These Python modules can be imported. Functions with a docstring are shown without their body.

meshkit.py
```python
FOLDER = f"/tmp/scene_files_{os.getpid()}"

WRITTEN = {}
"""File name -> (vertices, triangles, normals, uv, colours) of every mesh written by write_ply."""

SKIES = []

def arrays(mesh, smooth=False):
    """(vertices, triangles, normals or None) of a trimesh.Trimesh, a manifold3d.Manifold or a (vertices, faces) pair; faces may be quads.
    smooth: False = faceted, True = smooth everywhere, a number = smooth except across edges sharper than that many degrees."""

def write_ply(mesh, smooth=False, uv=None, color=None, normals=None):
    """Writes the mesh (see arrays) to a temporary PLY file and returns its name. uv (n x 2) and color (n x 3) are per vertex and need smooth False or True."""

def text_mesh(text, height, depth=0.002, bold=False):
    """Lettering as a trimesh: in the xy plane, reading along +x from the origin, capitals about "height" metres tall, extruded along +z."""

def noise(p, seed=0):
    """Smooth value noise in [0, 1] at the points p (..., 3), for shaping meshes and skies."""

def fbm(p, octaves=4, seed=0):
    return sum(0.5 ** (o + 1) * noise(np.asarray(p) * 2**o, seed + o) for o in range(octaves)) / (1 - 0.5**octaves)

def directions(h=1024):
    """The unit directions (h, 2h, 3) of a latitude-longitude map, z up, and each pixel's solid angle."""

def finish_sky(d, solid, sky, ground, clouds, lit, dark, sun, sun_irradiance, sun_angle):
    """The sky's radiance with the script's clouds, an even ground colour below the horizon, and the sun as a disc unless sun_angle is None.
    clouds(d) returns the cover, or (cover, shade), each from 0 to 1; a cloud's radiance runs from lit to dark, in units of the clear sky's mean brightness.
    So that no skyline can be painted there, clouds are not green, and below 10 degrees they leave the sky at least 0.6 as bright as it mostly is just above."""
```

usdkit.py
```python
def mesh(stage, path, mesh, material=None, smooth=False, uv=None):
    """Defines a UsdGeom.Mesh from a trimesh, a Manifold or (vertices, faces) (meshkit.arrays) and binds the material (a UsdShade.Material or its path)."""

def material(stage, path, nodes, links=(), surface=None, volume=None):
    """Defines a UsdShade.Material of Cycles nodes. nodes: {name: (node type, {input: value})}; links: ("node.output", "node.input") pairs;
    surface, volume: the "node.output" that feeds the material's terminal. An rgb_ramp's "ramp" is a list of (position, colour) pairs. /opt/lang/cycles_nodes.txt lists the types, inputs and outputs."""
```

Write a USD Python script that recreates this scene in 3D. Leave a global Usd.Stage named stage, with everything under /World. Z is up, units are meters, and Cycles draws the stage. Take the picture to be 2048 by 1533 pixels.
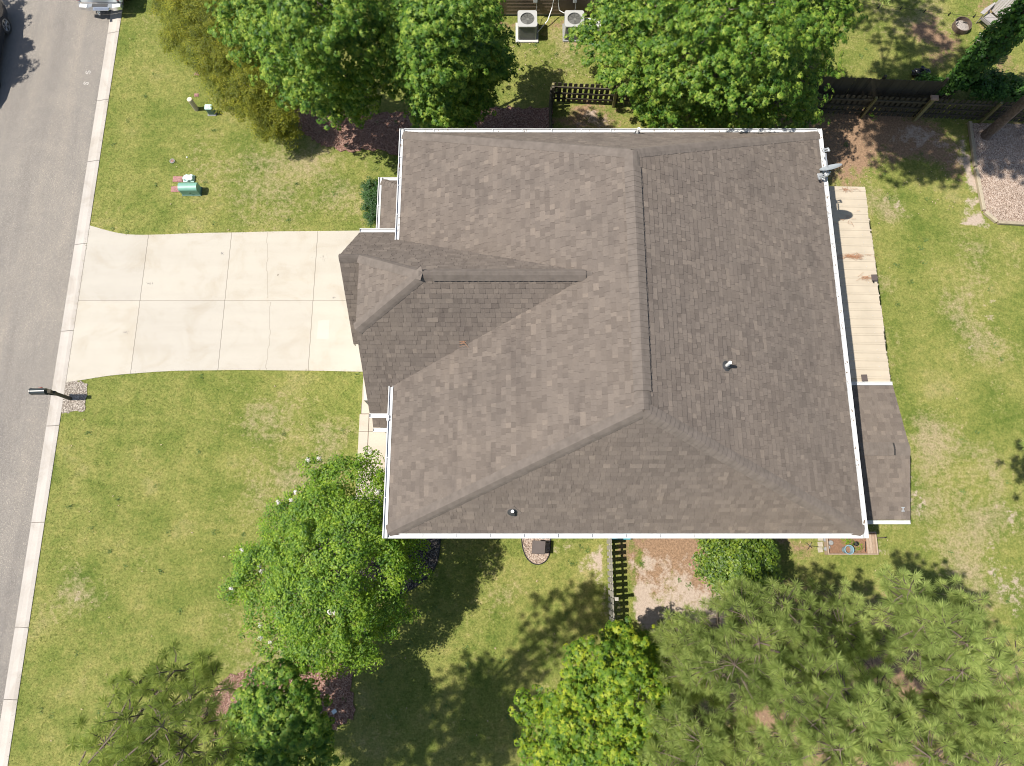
import math, random
import numpy as np, trimesh, usdkit, meshkit
from pxr import Usd, UsdGeom, UsdLux, UsdShade, Gf, Sdf, Vt
from shapely.geometry import Polygon, Point, LineString, box as sbox
from shapely.ops import triangulate
from shapely.prepared import prep

stage = Usd.Stage.CreateInMemory()
UsdGeom.SetStageUpAxis(stage, UsdGeom.Tokens.z)
UsdGeom.SetStageMetersPerUnit(stage, 1.0)
UsdGeom.Xform.Define(stage, '/World')
UsdGeom.Scope.Define(stage, '/World/Looks')

# ---------------------------------------------------------------- camera, sky, sun, exposure
FPX, CAM_H = 1430.0, 25.0
TH = math.atan(FPX / 5886.0)
EXPOSURE = 0.62
SUN_EL, SUN_AZ = math.radians(60.8), math.radians(-5.0)      # the sun stands in the west, 5 degrees to the south
SUN = np.array([-math.cos(SUN_EL) * math.cos(SUN_AZ), math.cos(SUN_EL) * math.sin(SUN_AZ), math.sin(SUN_EL)])
SKY_STRENGTH, SUN_INTENSITY = 0.088, 1.16

cam = UsdGeom.Camera.Define(stage, '/World/camera')
cam.AddTranslateOp().Set(Gf.Vec3d(0, 0, CAM_H))
cam.AddRotateXOp().Set(math.degrees(TH))
cam.CreateHorizontalApertureAttr(36.0)
cam.CreateVerticalApertureAttr(36.0 * 766 / 1024)
cam.CreateFocalLengthAttr(36.0 * FPX / 2048)
cam.CreateClippingRangeAttr(Gf.Vec2f(0.1, 2000))
cam.GetPrim().CreateAttribute('exposure', Sdf.ValueTypeNames.Float).Set(EXPOSURE)

dome = UsdLux.DomeLight.Define(stage, '/World/sky')
sky_mat = usdkit.material(stage, '/World/Looks/sky_look', {
    's': ('sky_texture', {'sky_type': 'single_scattering', 'sun_disc': False, 'sun_elevation': SUN_EL,
                          'sun_rotation': math.atan2(SUN[0], SUN[1]), 'altitude': 10.0}),
    'bg': ('background_shader', {'strength': SKY_STRENGTH})}, [('s.color', 'bg.color')], surface='bg.background')
UsdShade.MaterialBindingAPI.Apply(dome.GetPrim()).Bind(sky_mat)
dome.GetPrim().SetCustomDataByKey('kind', 'structure')

sun = UsdLux.DistantLight.Define(stage, '/World/sun')
sun.CreateNormalizeAttr(True); sun.CreateIntensityAttr(SUN_INTENSITY); sun.CreateAngleAttr(0.53)
sun.CreateColorAttr(Gf.Vec3f(1.0, 0.955, 0.88))
m = Gf.Matrix4d(); m.SetRotate(Gf.Rotation(Gf.Vec3d(0, 0, 1), Gf.Vec3d(*map(float, SUN))))
sun.AddTransformOp().Set(m)

# ---------------------------------------------------------------- helpers
CT, ST = math.cos(TH), math.sin(TH)


def at(px, py, z=0.0):
    """A point of the photograph (2048 x 1533) on the level z, in metres: east, north, up."""
    u, v = (px - 1024.0) / FPX, (766.5 - py) / FPX
    d = np.array([u, v * CT + ST, v * ST - CT])
    return np.array([0, 0, CAM_H]) + d * ((z - CAM_H) / d[2])


def mpp(px, py, z=0.0):
    """metres per photograph pixel there"""
    p = at(px, py, z)
    return (p[1] * ST + (CAM_H - z) * CT) / FPX


def norm(a):
    a = np.asarray(a, float)
    return a / (np.linalg.norm(a, axis=-1, keepdims=True) + 1e-12)


class MB:
    def __init__(self): self.v, self.f, self.n = [], [], 0
    def add(self, v, f):
        v = np.asarray(v, float); f = np.asarray(f, int)
        if f.shape[1] == 4: f = np.vstack([f[:, [0, 1, 2]], f[:, [0, 2, 3]]])
        self.v.append(v); self.f.append(f + self.n); self.n += len(v); return self
    def tm(self, t): return self.add(t.vertices, t.faces)
    def box(self, c, s, rz=0.0, bev=0.0, rx=0.0, ry=0.0): return self.tm(boxm(c, s, rz, bev, rx, ry))
    def tube(self, pts, r, n=6, caps=True): return self.tm(tube(pts, r, n, caps))
    def prism(self, poly, z0, z1): return self.tm(prism(poly, z0, z1))
    def mesh(self): return trimesh.Trimesh(np.vstack(self.v), np.vstack(self.f), process=False)


def boxm(c, s, rz=0.0, bev=0.0, rx=0.0, ry=0.0):
    h = np.asarray(s, float) / 2
    if bev <= 0:
        t = trimesh.creation.box(extents=s)
    else:
        b = min(bev, h.min() * 0.9); P = []
        for sx in (-1, 1):
            for sy in (-1, 1):
                for sz in (-1, 1):
                    for k in range(3):
                        q = h.copy(); q[[i for i in range(3) if i != k]] -= b
                        P.append(q * (sx, sy, sz))
        t = trimesh.convex.convex_hull(np.array(P))
    M = trimesh.transformations.euler_matrix(rx, ry, rz, 'sxyz'); M[:3, 3] = c
    t.apply_transform(M); return t


def tube(pts, r, n=6, caps=True):
    p = np.asarray(pts, float); r = np.broadcast_to(np.asarray(r, float), (len(p),))
    t = norm(np.gradient(p, axis=0))
    ref = np.where(np.abs(t[:, 2:]) < 0.9, [[0, 0, 1.0]], [[1.0, 0, 0]])
    a = norm(np.cross(t, ref)); b = np.cross(t, a); ang = np.arange(n) * 2 * np.pi / n
    v = (p[:, None] + r[:, None, None] * (np.cos(ang)[None, :, None] * a[:, None] + np.sin(ang)[None, :, None] * b[:, None])).reshape(-1, 3)
    f = []
    for i in range(len(p) - 1):
        for j in range(n):
            k = (j + 1) % n
            f += [[i * n + j, (i + 1) * n + j, (i + 1) * n + k], [i * n + j, (i + 1) * n + k, i * n + k]]
    if caps:
        for j in range(1, n - 1):
            f.append([0, j, j + 1]); o = (len(p) - 1) * n; f.append([o, o + j + 1, o + j])
    return trimesh.Trimesh(v, f, process=False)


def prism(poly, z0, z1):
    if not isinstance(poly, Polygon): poly = Polygon(poly)
    t = trimesh.creation.extrude_polygon(poly, z1 - z0, engine='earcut'); t.apply_translation([0, 0, z0]); return t


def lathe(prof, c, n=20):
    """prof: (radius, z) pairs; a surface of revolution about the vertical through c"""
    t = trimesh.creation.revolve(np.array(prof, float), sections=n); t.apply_translation(c); return t


COUNT = {}


def free(parent, name):
    k = COUNT.get((parent, name), 0); COUNT[(parent, name)] = k + 1
    return f'{parent}/{name}' if k == 0 else f'{parent}/{name}_{k:03d}'


def tagp(prim, label=None, cat=None, group=None, kind=None):
    for k, v in (('label', label), ('category', cat), ('group', group), ('kind', kind)):
        if v: prim.SetCustomDataByKey(k, v)


TONED = set()


def add_tone(mm, v, f):
    """every loose piece of the mesh (a leaf, a needle, a shingle) gets a tone of its own"""
    from scipy.sparse import coo_matrix
    from scipy.sparse.csgraph import connected_components
    e = np.vstack([f[:, :2], f[:, 1:]]); k, lab = connected_components(coo_matrix((np.ones(len(e), np.int8), (e[:, 0], e[:, 1])), shape=(len(v), len(v))), directed=False)
    t = np.random.default_rng(k).random(k)[lab]
    UsdGeom.PrimvarsAPI(mm).CreatePrimvar('tone', Sdf.ValueTypeNames.Color3fArray, 'vertex').Set(Vt.Vec3fArray.FromNumpy(np.repeat(t[:, None], 3, 1).astype(np.float32)))


class Thing:
    """A thing: an Xform at its base, directly under /World, whose children are its parts."""
    def __init__(self, name, label, cat, loc=(0, 0, 0), group=None, kind=None):
        self.path = free('/World', name); self.loc = np.array([*loc][:3], float)
        if len(self.loc) == 2: self.loc = np.append(self.loc, 0)
        x = UsdGeom.Xform.Define(stage, self.path); x.AddTranslateOp().Set(Gf.Vec3d(*map(float, self.loc)))
        tagp(x.GetPrim(), label, cat, group, kind)
    def part(self, name, mesh, mat, parent=None, label=None, kind=None, smooth=False):
        if isinstance(mesh, MB): mesh = mesh.mesh()
        v, f, n = meshkit.arrays(mesh, smooth)
        path = free(parent or self.path, name)
        mm = usdkit.mesh(stage, path, (v - self.loc, f), mat)
        if n is not None:
            mm.CreateNormalsAttr(Vt.Vec3fArray.FromNumpy(n.astype(np.float32))); mm.SetNormalsInterpolation('vertex')
        if mat.GetPath().name in TONED: add_tone(mm, v, f)
        tagp(mm.GetPrim(), label, None, None, kind)
        return path


def single(name, mesh, mat, label=None, cat=None, group=None, kind=None, smooth=False):
    if isinstance(mesh, MB): mesh = mesh.mesh()
    path = free('/World', name)
    mm = usdkit.mesh(stage, path, mesh, mat, smooth=smooth)
    tagp(mm.GetPrim(), label, cat, group, kind)
    return mm


# ---------------------------------------------------------------- materials
def L(n): return f'/World/Looks/{n}'


def solid(name, col, rough=0.5, metal=0.0, spec=0.5, var=0.12, scale=6.0, bump=0.0, bscale=60.0, coat=0.0, dr=0.0):
    """Plain stuff with slight uneven tone and wear."""
    c = np.array(col, float)
    nodes = {'g': ('geometry', {}), 'n': ('noise_texture', {'scale': scale, 'detail': 5.0, 'roughness': 0.6}),
             'r': ('rgb_ramp', {'ramp': [(0.3, tuple(c * (1 - var))), (0.7, tuple(np.minimum(c * (1 + var), 0.95)))]}),
             'p': ('principled_bsdf', {'roughness': rough, 'metallic': metal, 'specular_ior_level': spec, 'coat_weight': coat, 'diffuse_roughness': dr})}
    links = [('g.position', 'n.vector'), ('n.fac', 'r.fac'), ('r.color', 'p.base_color')]
    if bump:
        nodes['n2'] = ('noise_texture', {'scale': bscale, 'detail': 4.0}); nodes['b'] = ('bump', {'strength': bump, 'distance': 0.01})
        links += [('g.position', 'n2.vector'), ('n2.fac', 'b.height'), ('b.normal', 'p.normal')]
    return usdkit.material(stage, L(name), nodes, links, surface='p.BSDF')


def leafmat(name, dark, mid, light, trans=0.32, rough=0.5, spec=0.3, patch=2.6):
    """Leaves: each leaf (mesh island) has its own tone, with drifting patches; light passes through."""
    mean = [min(1, x * 1.5) for x in mid]
    nodes = {'g': ('geometry', {}), 'n': ('noise_texture', {'scale': patch, 'detail': 3.0}),
             'ta': ('attribute', {'attribute': 'tone'}), 'ts': ('separate_color', {}),
             'add': ('math', {'math_type': 'multiply_add', 'value2': 0.6}), 'm': ('math', {'math_type': 'multiply_add', 'value2': 1.5, 'value3': -0.55}),
             'r': ('rgb_ramp', {'ramp': [(0.05, dark), (0.5, mid), (0.95, light)]}),
             'p': ('principled_bsdf', {'roughness': rough, 'specular_ior_level': spec}),
             'hs': ('hsv', {'hue': 0.485, 'saturation': 1.1, 'value': 1.5}),
             't': ('translucent_bsdf', {}), 'mx': ('mix_closure', {'fac': trans})}
    links = [('g.position', 'n.vector'), ('n.fac', 'm.value1'), ('ta.color', 'ts.color'), ('ts.r', 'add.value1'), ('m.value', 'add.value3'),
             ('add.value', 'r.fac'), ('r.color', 'p.base_color'), ('r.color', 'hs.color'), ('hs.color', 't.color'),
             ('p.BSDF', 'mx.closure1'), ('t.BSDF', 'mx.closure2')]
    TONED.add(name)
    return usdkit.material(stage, L(name), nodes, links, surface='mx.closure')


def granular(name, ramp, scale, vor=None, bump=0.4, bdist=0.02, rough=0.9, big=None, spec=0.2):
    """Loose or rough ground: fine cells or noise, large drifting patches."""
    nodes = {'g': ('geometry', {}), 'n': ('noise_texture', {'scale': scale, 'detail': 6.0, 'roughness': 0.7}),
             'r': ('rgb_ramp', {'ramp': ramp}), 'p': ('principled_bsdf', {'roughness': rough, 'specular_ior_level': spec}),
             'b': ('bump', {'strength': bump, 'distance': bdist})}
    links = [('g.position', 'n.vector'), ('r.color', 'b2.b' if False else 'mul.color1')]
    nodes['mul'] = ('mix', {'mix_type': 'multiply', 'fac': 0.6})
    nodes['nb'] = ('noise_texture', {'scale': 0.7, 'detail': 5.0, 'roughness': 0.6})
    nodes['rb'] = ('rgb_ramp', {'ramp': big or [(0.3, (0.75, 0.75, 0.75)), (0.7, (1.1, 1.08, 1.05))]})
    links += [('g.position', 'nb.vector'), ('nb.fac', 'rb.fac'), ('rb.color', 'mul.color2'), ('mul.color', 'p.base_color')]
    if vor:
        nodes['v'] = ('voronoi_texture', {'scale': vor, 'feature': 'f1'}); nodes['sv'] = ('separate_color', {})
        links += [('g.position', 'v.vector'), ('v.color', 'sv.color'), ('sv.r', 'r.fac'), ('v.distance', 'b.height')]
        nodes['b'][1]['invert'] = True
    else:
        links += [('n.fac', 'r.fac'), ('n.fac', 'b.height')]
    links += [('b.normal', 'p.normal')]
    return usdkit.material(stage, L(name), nodes, links, surface='p.BSDF')


SH_RAMP = [(0.0, (0.130, 0.107, 0.091)), (0.3, (0.149, 0.123, 0.104)), (0.75, (0.163, 0.135, 0.114)), (0.95, (0.178, 0.147, 0.123)), (1.0, (0.196, 0.161, 0.133))]


def shingle_mat(name, tone=None):
    nodes = {'g': ('geometry', {}), 'r': ('rgb_ramp', {'ramp': SH_RAMP}),
             'n': ('noise_texture', {'scale': 55.0, 'detail': 4.0, 'roughness': 0.75}),
             'gr': ('rgb_ramp', {'ramp': [(0.25, (0.72, 0.72, 0.72)), (0.75, (1.25, 1.25, 1.25))]}),
             'mul': ('mix', {'mix_type': 'multiply', 'fac': 1.0}),
             'nb': ('noise_texture', {'scale': 0.55, 'detail': 6.0, 'roughness': 0.62, 'distortion': 0.6}),
             'st': ('rgb_ramp', {'ramp': [(0.26, (0.84, 0.85, 0.86)), (0.46, (1.0, 1.0, 1.0)), (0.8, (1.04, 1.03, 1.01))]}),
             'mul2': ('mix', {'mix_type': 'multiply', 'fac': 1.0}),
             'mp': ('mapping', {'scale': (2.4, 0.55, 0.6), 'rotation': (0, 0, 0.25)}), 'ns': ('noise_texture', {'scale': 1.0, 'detail': 5.0, 'roughness': 0.6, 'distortion': 0.5}), 'rs': ('rgb_ramp', {'ramp': [(0.30, (0.84, 0.84, 0.85)), (0.45, (0.98, 0.98, 0.98)), (0.62, (1.0, 1.0, 1.0)), (0.75, (1.09, 1.08, 1.06))]}), 'mul3': ('mix', {'mix_type': 'multiply', 'fac': 1.0}),
             'b': ('bump', {'strength': 0.5, 'distance': 0.004}), 'p': ('principled_bsdf', {'roughness': 0.9, 'specular_ior_level': 0.15, 'diffuse_roughness': 0.3})}
    links = [('g.position', 'n.vector'), ('g.position', 'nb.vector'), ('n.fac', 'gr.fac'), ('nb.fac', 'st.fac'), ('r.color', 'mul.color1'), ('gr.color', 'mul.color2'),
             ('mul.color', 'mul2.color1'), ('st.color', 'mul2.color2'), ('g.position', 'mp.vector'), ('mp.vector', 'ns.vector'), ('ns.fac', 'rs.fac'), ('mul2.color', 'mul3.color1'), ('rs.color', 'mul3.color2'), ('mul3.color', 'p.base_color'), ('n.fac', 'b.height'), ('b.normal', 'p.normal')]
    if tone is None:
        nodes['ta'] = ('attribute', {'attribute': 'tone'}); nodes['ts'] = ('separate_color', {}); links += [('ta.color', 'ts.color'), ('ts.r', 'r.fac')]; TONED.add(name)
    else: nodes['r'][1]['fac'] = tone
    return usdkit.material(stage, L(name), nodes, links, surface='p.BSDF')


def wood(name, c1, c2, rough=0.75, grain=(6, 6, 60)):
    nodes = {'g': ('geometry', {}), 'mp': ('mapping', {'scale': grain}), 'n': ('noise_texture', {'scale': 2.0, 'detail': 6.0, 'roughness': 0.65}),
             'oi': ('object_info', {}), 'ad': ('math', {'math_type': 'multiply_add', 'value2': 0.35}), 'r': ('rgb_ramp', {'ramp': [(0.3, c1), (0.95, c2)]}),
             'p': ('principled_bsdf', {'roughness': rough, 'specular_ior_level': 0.25}), 'b': ('bump', {'strength': 0.4, 'distance': 0.004})}
    links = [('g.position', 'mp.vector'), ('mp.vector', 'n.vector'), ('oi.random', 'ad.value1'), ('n.fac', 'ad.value3'), ('ad.value', 'r.fac'),
             ('r.color', 'p.base_color'), ('n.fac', 'b.height'), ('b.normal', 'p.normal')]
    return usdkit.material(stage, L(name), nodes, links, surface='p.BSDF')


def lawn_mat():
    N = {'g': ('geometry', {}), 'a': ('attribute', {'attribute': 'masks'}), 's': ('separate_color', {}),
         # grass: drifting hue, then blade-sized speckle
         'nb': ('noise_texture', {'scale': 0.55, 'detail': 6.0, 'roughness': 0.62}),
         'nm': ('noise_texture', {'scale': 4.5, 'detail': 5.0, 'roughness': 0.65}),
         'nf': ('noise_texture', {'scale': 13.0, 'detail': 5.0, 'roughness': 0.82}),
         'gb': ('rgb_ramp', {'ramp': [(0.28, (0.098, 0.140, 0.024)), (0.43, (0.162, 0.188, 0.042)), (0.58, (0.222, 0.225, 0.062)), (0.76, (0.285, 0.255, 0.105))]}),
         'gm': ('rgb_ramp', {'ramp': [(0.3, (0.70, 0.80, 0.70)), (0.5, (1.0, 1.0, 1.0)), (0.7, (1.25, 1.15, 1.25))]}),
         'gf': ('rgb_ramp', {'ramp': [(0.30, (0.52, 0.58, 0.5)), (0.5, (1.0, 1.0, 0.97)), (0.70, (1.5, 1.40, 1.6))]}),
         'm1': ('mix', {'mix_type': 'multiply', 'fac': 1.0}), 'm2': ('mix', {'mix_type': 'multiply', 'fac': 1.0}),
         # thatch, sand and straw
         'rd': ('rgb_ramp', {'ramp': [(0.3, (0.20, 0.155, 0.085)), (0.7, (0.47, 0.38, 0.24))]}),
         'rs': ('rgb_ramp', {'ramp': [(0.3, (0.33, 0.255, 0.20)), (0.7, (0.50, 0.405, 0.325))]}),
         'rr': ('rgb_ramp', {'ramp': [(0.3, (0.14, 0.085, 0.055)), (0.72, (0.42, 0.265, 0.17))]}),
         # ragged thresholds
         'w': ('math', {'math_type': 'multiply_add', 'value2': 0.5}), 'w2': ('math', {'math_type': 'multiply_add', 'value2': 1.0, 'value3': -0.75}),
         'td': ('math', {'math_type': 'add'}), 'ts': ('math', {'math_type': 'add'}), 'tr': ('math', {'math_type': 'add'}),
         'kd': ('map_range', {'from_min': 0.34, 'from_max': 0.72, 'to_max': 0.85, 'clamp': True}), 'ks': ('map_range', {'from_min': 0.38, 'from_max': 0.62, 'to_max': 1.0, 'clamp': True}),
         'kr': ('map_range', {'from_min': 0.35, 'from_max': 0.65, 'to_max': 0.95, 'clamp': True}),
         'x1': ('mix', {'mix_type': 'mix'}), 'x2': ('mix', {'mix_type': 'mix'}), 'x3': ('mix', {'mix_type': 'mix'}),
         'b': ('bump', {'strength': 0.8, 'distance': 0.05}), 'p': ('principled_bsdf', {'roughness': 0.85, 'specular_ior_level': 0.15})}
    K = [('g.position', n + '.vector') for n in ('nb', 'nm', 'nf')]
    K += [('a.color', 's.color'), ('nb.fac', 'gb.fac'), ('nm.fac', 'gm.fac'), ('nf.fac', 'gf.fac'), ('gb.color', 'm1.color1'), ('gm.color', 'm1.color2'),
          ('m1.color', 'm2.color1'), ('gf.color', 'm2.color2'), ('nf.fac', 'rd.fac'), ('nf.fac', 'rs.fac'), ('nf.fac', 'rr.fac'),
          ('nm.fac', 'w2.value1'), ('nf.fac', 'w.value1'), ('w2.value', 'w.value3'),
          ('s.r', 'td.value1'), ('w.value', 'td.value2'), ('s.g', 'ts.value1'), ('w.value', 'ts.value2'), ('s.b', 'tr.value1'), ('w.value', 'tr.value2'),
          ('td.value', 'kd.value'), ('ts.value', 'ks.value'), ('tr.value', 'kr.value'),
          ('m2.color', 'x1.color1'), ('rd.color', 'x1.color2'), ('kd.result', 'x1.fac'), ('x1.color', 'x2.color1'), ('rr.color', 'x2.color2'), ('kr.result', 'x2.fac'),
          ('x2.color', 'x3.color1'), ('rs.color', 'x3.color2'), ('ks.result', 'x3.fac'), ('x3.color', 'p.base_color'),
          ('nf.fac', 'b.height'), ('b.normal', 'p.normal')]
    return usdkit.material(stage, L('lawn_look'), N, K, surface='p.BSDF')


M = {}
M['lawn'] = lawn_mat()
M['shingle'] = shingle_mat('shingle_look')
M['tones'] = [shingle_mat(f'shingle_tone_{i}', t) for i, t in enumerate((0.05, 0.2, 0.35, 0.5, 0.62, 0.75, 0.88, 0.97))]
M['cap'] = solid('ridge_cap_look', (0.150, 0.126, 0.108), 0.9, var=0.16, scale=5.0, bump=0.4, bscale=80, spec=0.15, dr=0.3)
M['vent_gap'] = solid('vent_gap_look', (0.03, 0.027, 0.025), 0.9)
M['felt'] = solid('roof_deck_look', (0.12, 0.105, 0.095), 0.9)
M['white'] = solid('gutter_white', (0.58, 0.58, 0.57), 0.4, var=0.10, scale=2.5)
M['siding'] = solid('house_siding', (0.48, 0.44, 0.37), 0.6, var=0.06)
M['nsiding'] = solid('neighbor_siding', (0.20, 0.145, 0.105), 0.6, var=0.1, scale=3)
M['glass'] = usdkit.material(stage, L('window_glass'), {'t': ('transparent_bsdf', {'color': (0.55, 0.6, 0.6)}), 'g': ('glossy_bsdf', {'color': (0.9, 0.9, 0.9), 'roughness': 0.03}), 'f': ('fresnel', {'IOR': 1.5}), 'm': ('mix_closure', {})},
                              [('f.fac', 'm.fac'), ('t.BSDF', 'm.closure1'), ('g.BSDF', 'm.closure2')], surface='m.closure')
M['dark'] = solid('dark_interior', (0.03, 0.03, 0.03), 0.8)
def asphalt():
    N = {'g': ('geometry', {}), 'n': ('noise_texture', {'scale': 30.0, 'detail': 6.0, 'roughness': 0.85}), 'mp': ('mapping', {'scale': (0.9, 0.06, 1.0)}), 'nt': ('noise_texture', {'scale': 1.6, 'detail': 4.0, 'roughness': 0.55}),
         'nb': ('noise_texture', {'scale': 0.5, 'detail': 6.0, 'roughness': 0.65, 'distortion': 1.0}), 'v': ('voronoi_texture', {'scale': 70.0}), 'sv': ('separate_color', {}),
         'r': ('rgb_ramp', {'ramp': [(0.28, (0.135, 0.121, 0.105)), (0.5, (0.224, 0.204, 0.180)), (0.72, (0.34, 0.31, 0.275))]}), 'rv': ('rgb_ramp', {'ramp': [(0.0, (0.82, 0.82, 0.82)), (0.8, (1.0, 1.0, 1.0)), (0.93, (1.25, 1.22, 1.18)), (1.0, (1.8, 1.7, 1.6))]}),
         'rt': ('rgb_ramp', {'ramp': [(0.3, (0.86, 0.86, 0.87)), (0.5, (1.0, 1.0, 1.0)), (0.7, (1.12, 1.10, 1.07))]}), 'rb': ('rgb_ramp', {'ramp': [(0.3, (0.90, 0.90, 0.91)), (0.7, (1.08, 1.07, 1.05))]}),
         'm1': ('mix', {'mix_type': 'multiply', 'fac': 1.0}), 'm2': ('mix', {'mix_type': 'multiply', 'fac': 1.0}), 'm3': ('mix', {'mix_type': 'multiply', 'fac': 1.0}),
         'b': ('bump', {'strength': 0.5, 'distance': 0.012}), 'p': ('principled_bsdf', {'roughness': 0.92, 'specular_ior_level': 0.2})}
    K = [('g.position', 'n.vector'), ('g.position', 'mp.vector'), ('mp.vector', 'nt.vector'), ('g.position', 'nb.vector'), ('g.position', 'v.vector'), ('v.color', 'sv.color'), ('n.fac', 'r.fac'), ('sv.r', 'rv.fac'), ('nt.fac', 'rt.fac'), ('nb.fac', 'rb.fac'),
         ('r.color', 'm1.color1'), ('rv.color', 'm1.color2'), ('m1.color', 'm2.color1'), ('rt.color', 'm2.color2'), ('m2.color', 'm3.color1'), ('rb.color', 'm3.color2'), ('m3.color', 'p.base_color'), ('n.fac', 'b.height'), ('b.normal', 'p.normal')]
    return usdkit.material(stage, L('asphalt_look'), N, K, surface='p.BSDF')


M['asphalt'] = asphalt()


def concrete(name, base, stain=0.12):
    c = np.array(base)
    N = {'g': ('geometry', {}), 'mp': ('mapping', {'scale': (0.22, 1.5, 1.0)}), 'n3': ('noise_texture', {'scale': 1.3, 'detail': 5.0, 'roughness': 0.6}), 'r3': ('rgb_ramp', {'ramp': [(0.3, (0.95, 0.945, 0.94)), (0.55, (1.0, 1.0, 1.0)), (0.75, (1.03, 1.03, 1.02))]}), 'm3': ('mix', {'mix_type': 'multiply', 'fac': 1.0}), 'n1': ('noise_texture', {'scale': 0.9, 'detail': 7.0, 'roughness': 0.62, 'distortion': 0.8}), 'n2': ('noise_texture', {'scale': 40.0, 'detail': 4.0}),
         'oi': ('object_info', {}), 'ro': ('rgb_ramp', {'ramp': [(0, (0.965, 0.965, 0.97)), (1, (1.03, 1.02, 1.0))]}),
         'r1': ('rgb_ramp', {'ramp': [(0.25, tuple(c * (1 - 1.5 * stain) * (1, 0.96, 0.9))), (0.5, tuple(c)), (0.75, tuple(np.minimum(c * (1 + stain * 0.6), 0.9)))]}),
         'r2': ('rgb_ramp', {'ramp': [(0.3, (0.92, 0.92, 0.92)), (0.7, (1.05, 1.05, 1.05))]}), 'm': ('mix', {'mix_type': 'multiply', 'fac': 1.0}), 'mo': ('mix', {'mix_type': 'multiply', 'fac': 1.0}),
         'b': ('bump', {'strength': 0.15, 'distance': 0.004}), 'p': ('principled_bsdf', {'roughness': 0.85, 'specular_ior_level': 0.25})}
    K = [('g.position', 'n1.vector'), ('g.position', 'n2.vector'), ('n1.fac', 'r1.fac'), ('n2.fac', 'r2.fac'), ('r1.color', 'm.color1'), ('r2.color', 'm.color2'), ('m.color', 'mo.color1'),
         ('oi.random', 'ro.fac'), ('ro.color', 'mo.color2'), ('g.position', 'mp.vector'), ('mp.vector', 'n3.vector'), ('n3.fac', 'r3.fac'), ('mo.color', 'm3.color1'), ('r3.color', 'm3.color2'), ('m3.color', 'p.base_color'), ('n2.fac', 'b.height'), ('b.normal', 'p.normal')]
    return usdkit.material(stage, L(name), N, K, surface='p.BSDF')


M['concrete'] = concrete('driveway_concrete', (0.430, 0.395, 0.338), 0.07)
M['curb'] = concrete('curb_concrete', (0.41, 0.375, 0.335), 0.14)
M['walk'] = concrete('walk_concrete', (0.45, 0.395, 0.325), 0.1)
M['pad'] = concrete('pad_concrete', (0.5, 0.49, 0.47), 0.1)
M['joint'] = solid('joint_dirt', (0.10, 0.075, 0.055), 0.9)
M['mulch'] = granular('bark_mulch_look', [(0.05, (0.075, 0.035, 0.026)), (0.45, (0.24, 0.125, 0.092)), (0.8, (0.34, 0.205, 0.155)), (0.97, (0.50, 0.35, 0.28))], 30, vor=44.0, bump=0.8, bdist=0.03)
M['blackmulch'] = granular('black_mulch_look', [(0.05, (0.02, 0.018, 0.018)), (0.6, (0.06, 0.052, 0.05)), (0.97, (0.2, 0.175, 0.16))], 30, vor=36.0, bump=0.8, bdist=0.03)
M['gravel'] = granular('gravel_look', [(0.05, (0.17, 0.115, 0.085)), (0.4, (0.36, 0.265, 0.205)), (0.75, (0.52, 0.405, 0.325)), (0.97, (0.62, 0.52, 0.44))], 30, vor=42.0, bump=0.9, bdist=0.03)
M['darkwood'] = wood('dark_fence_wood', (0.035, 0.030, 0.022), (0.095, 0.082, 0.058))
M['greywood'] = wood('grey_fence_wood', (0.20, 0.185, 0.155), (0.36, 0.33, 0.285))
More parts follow.
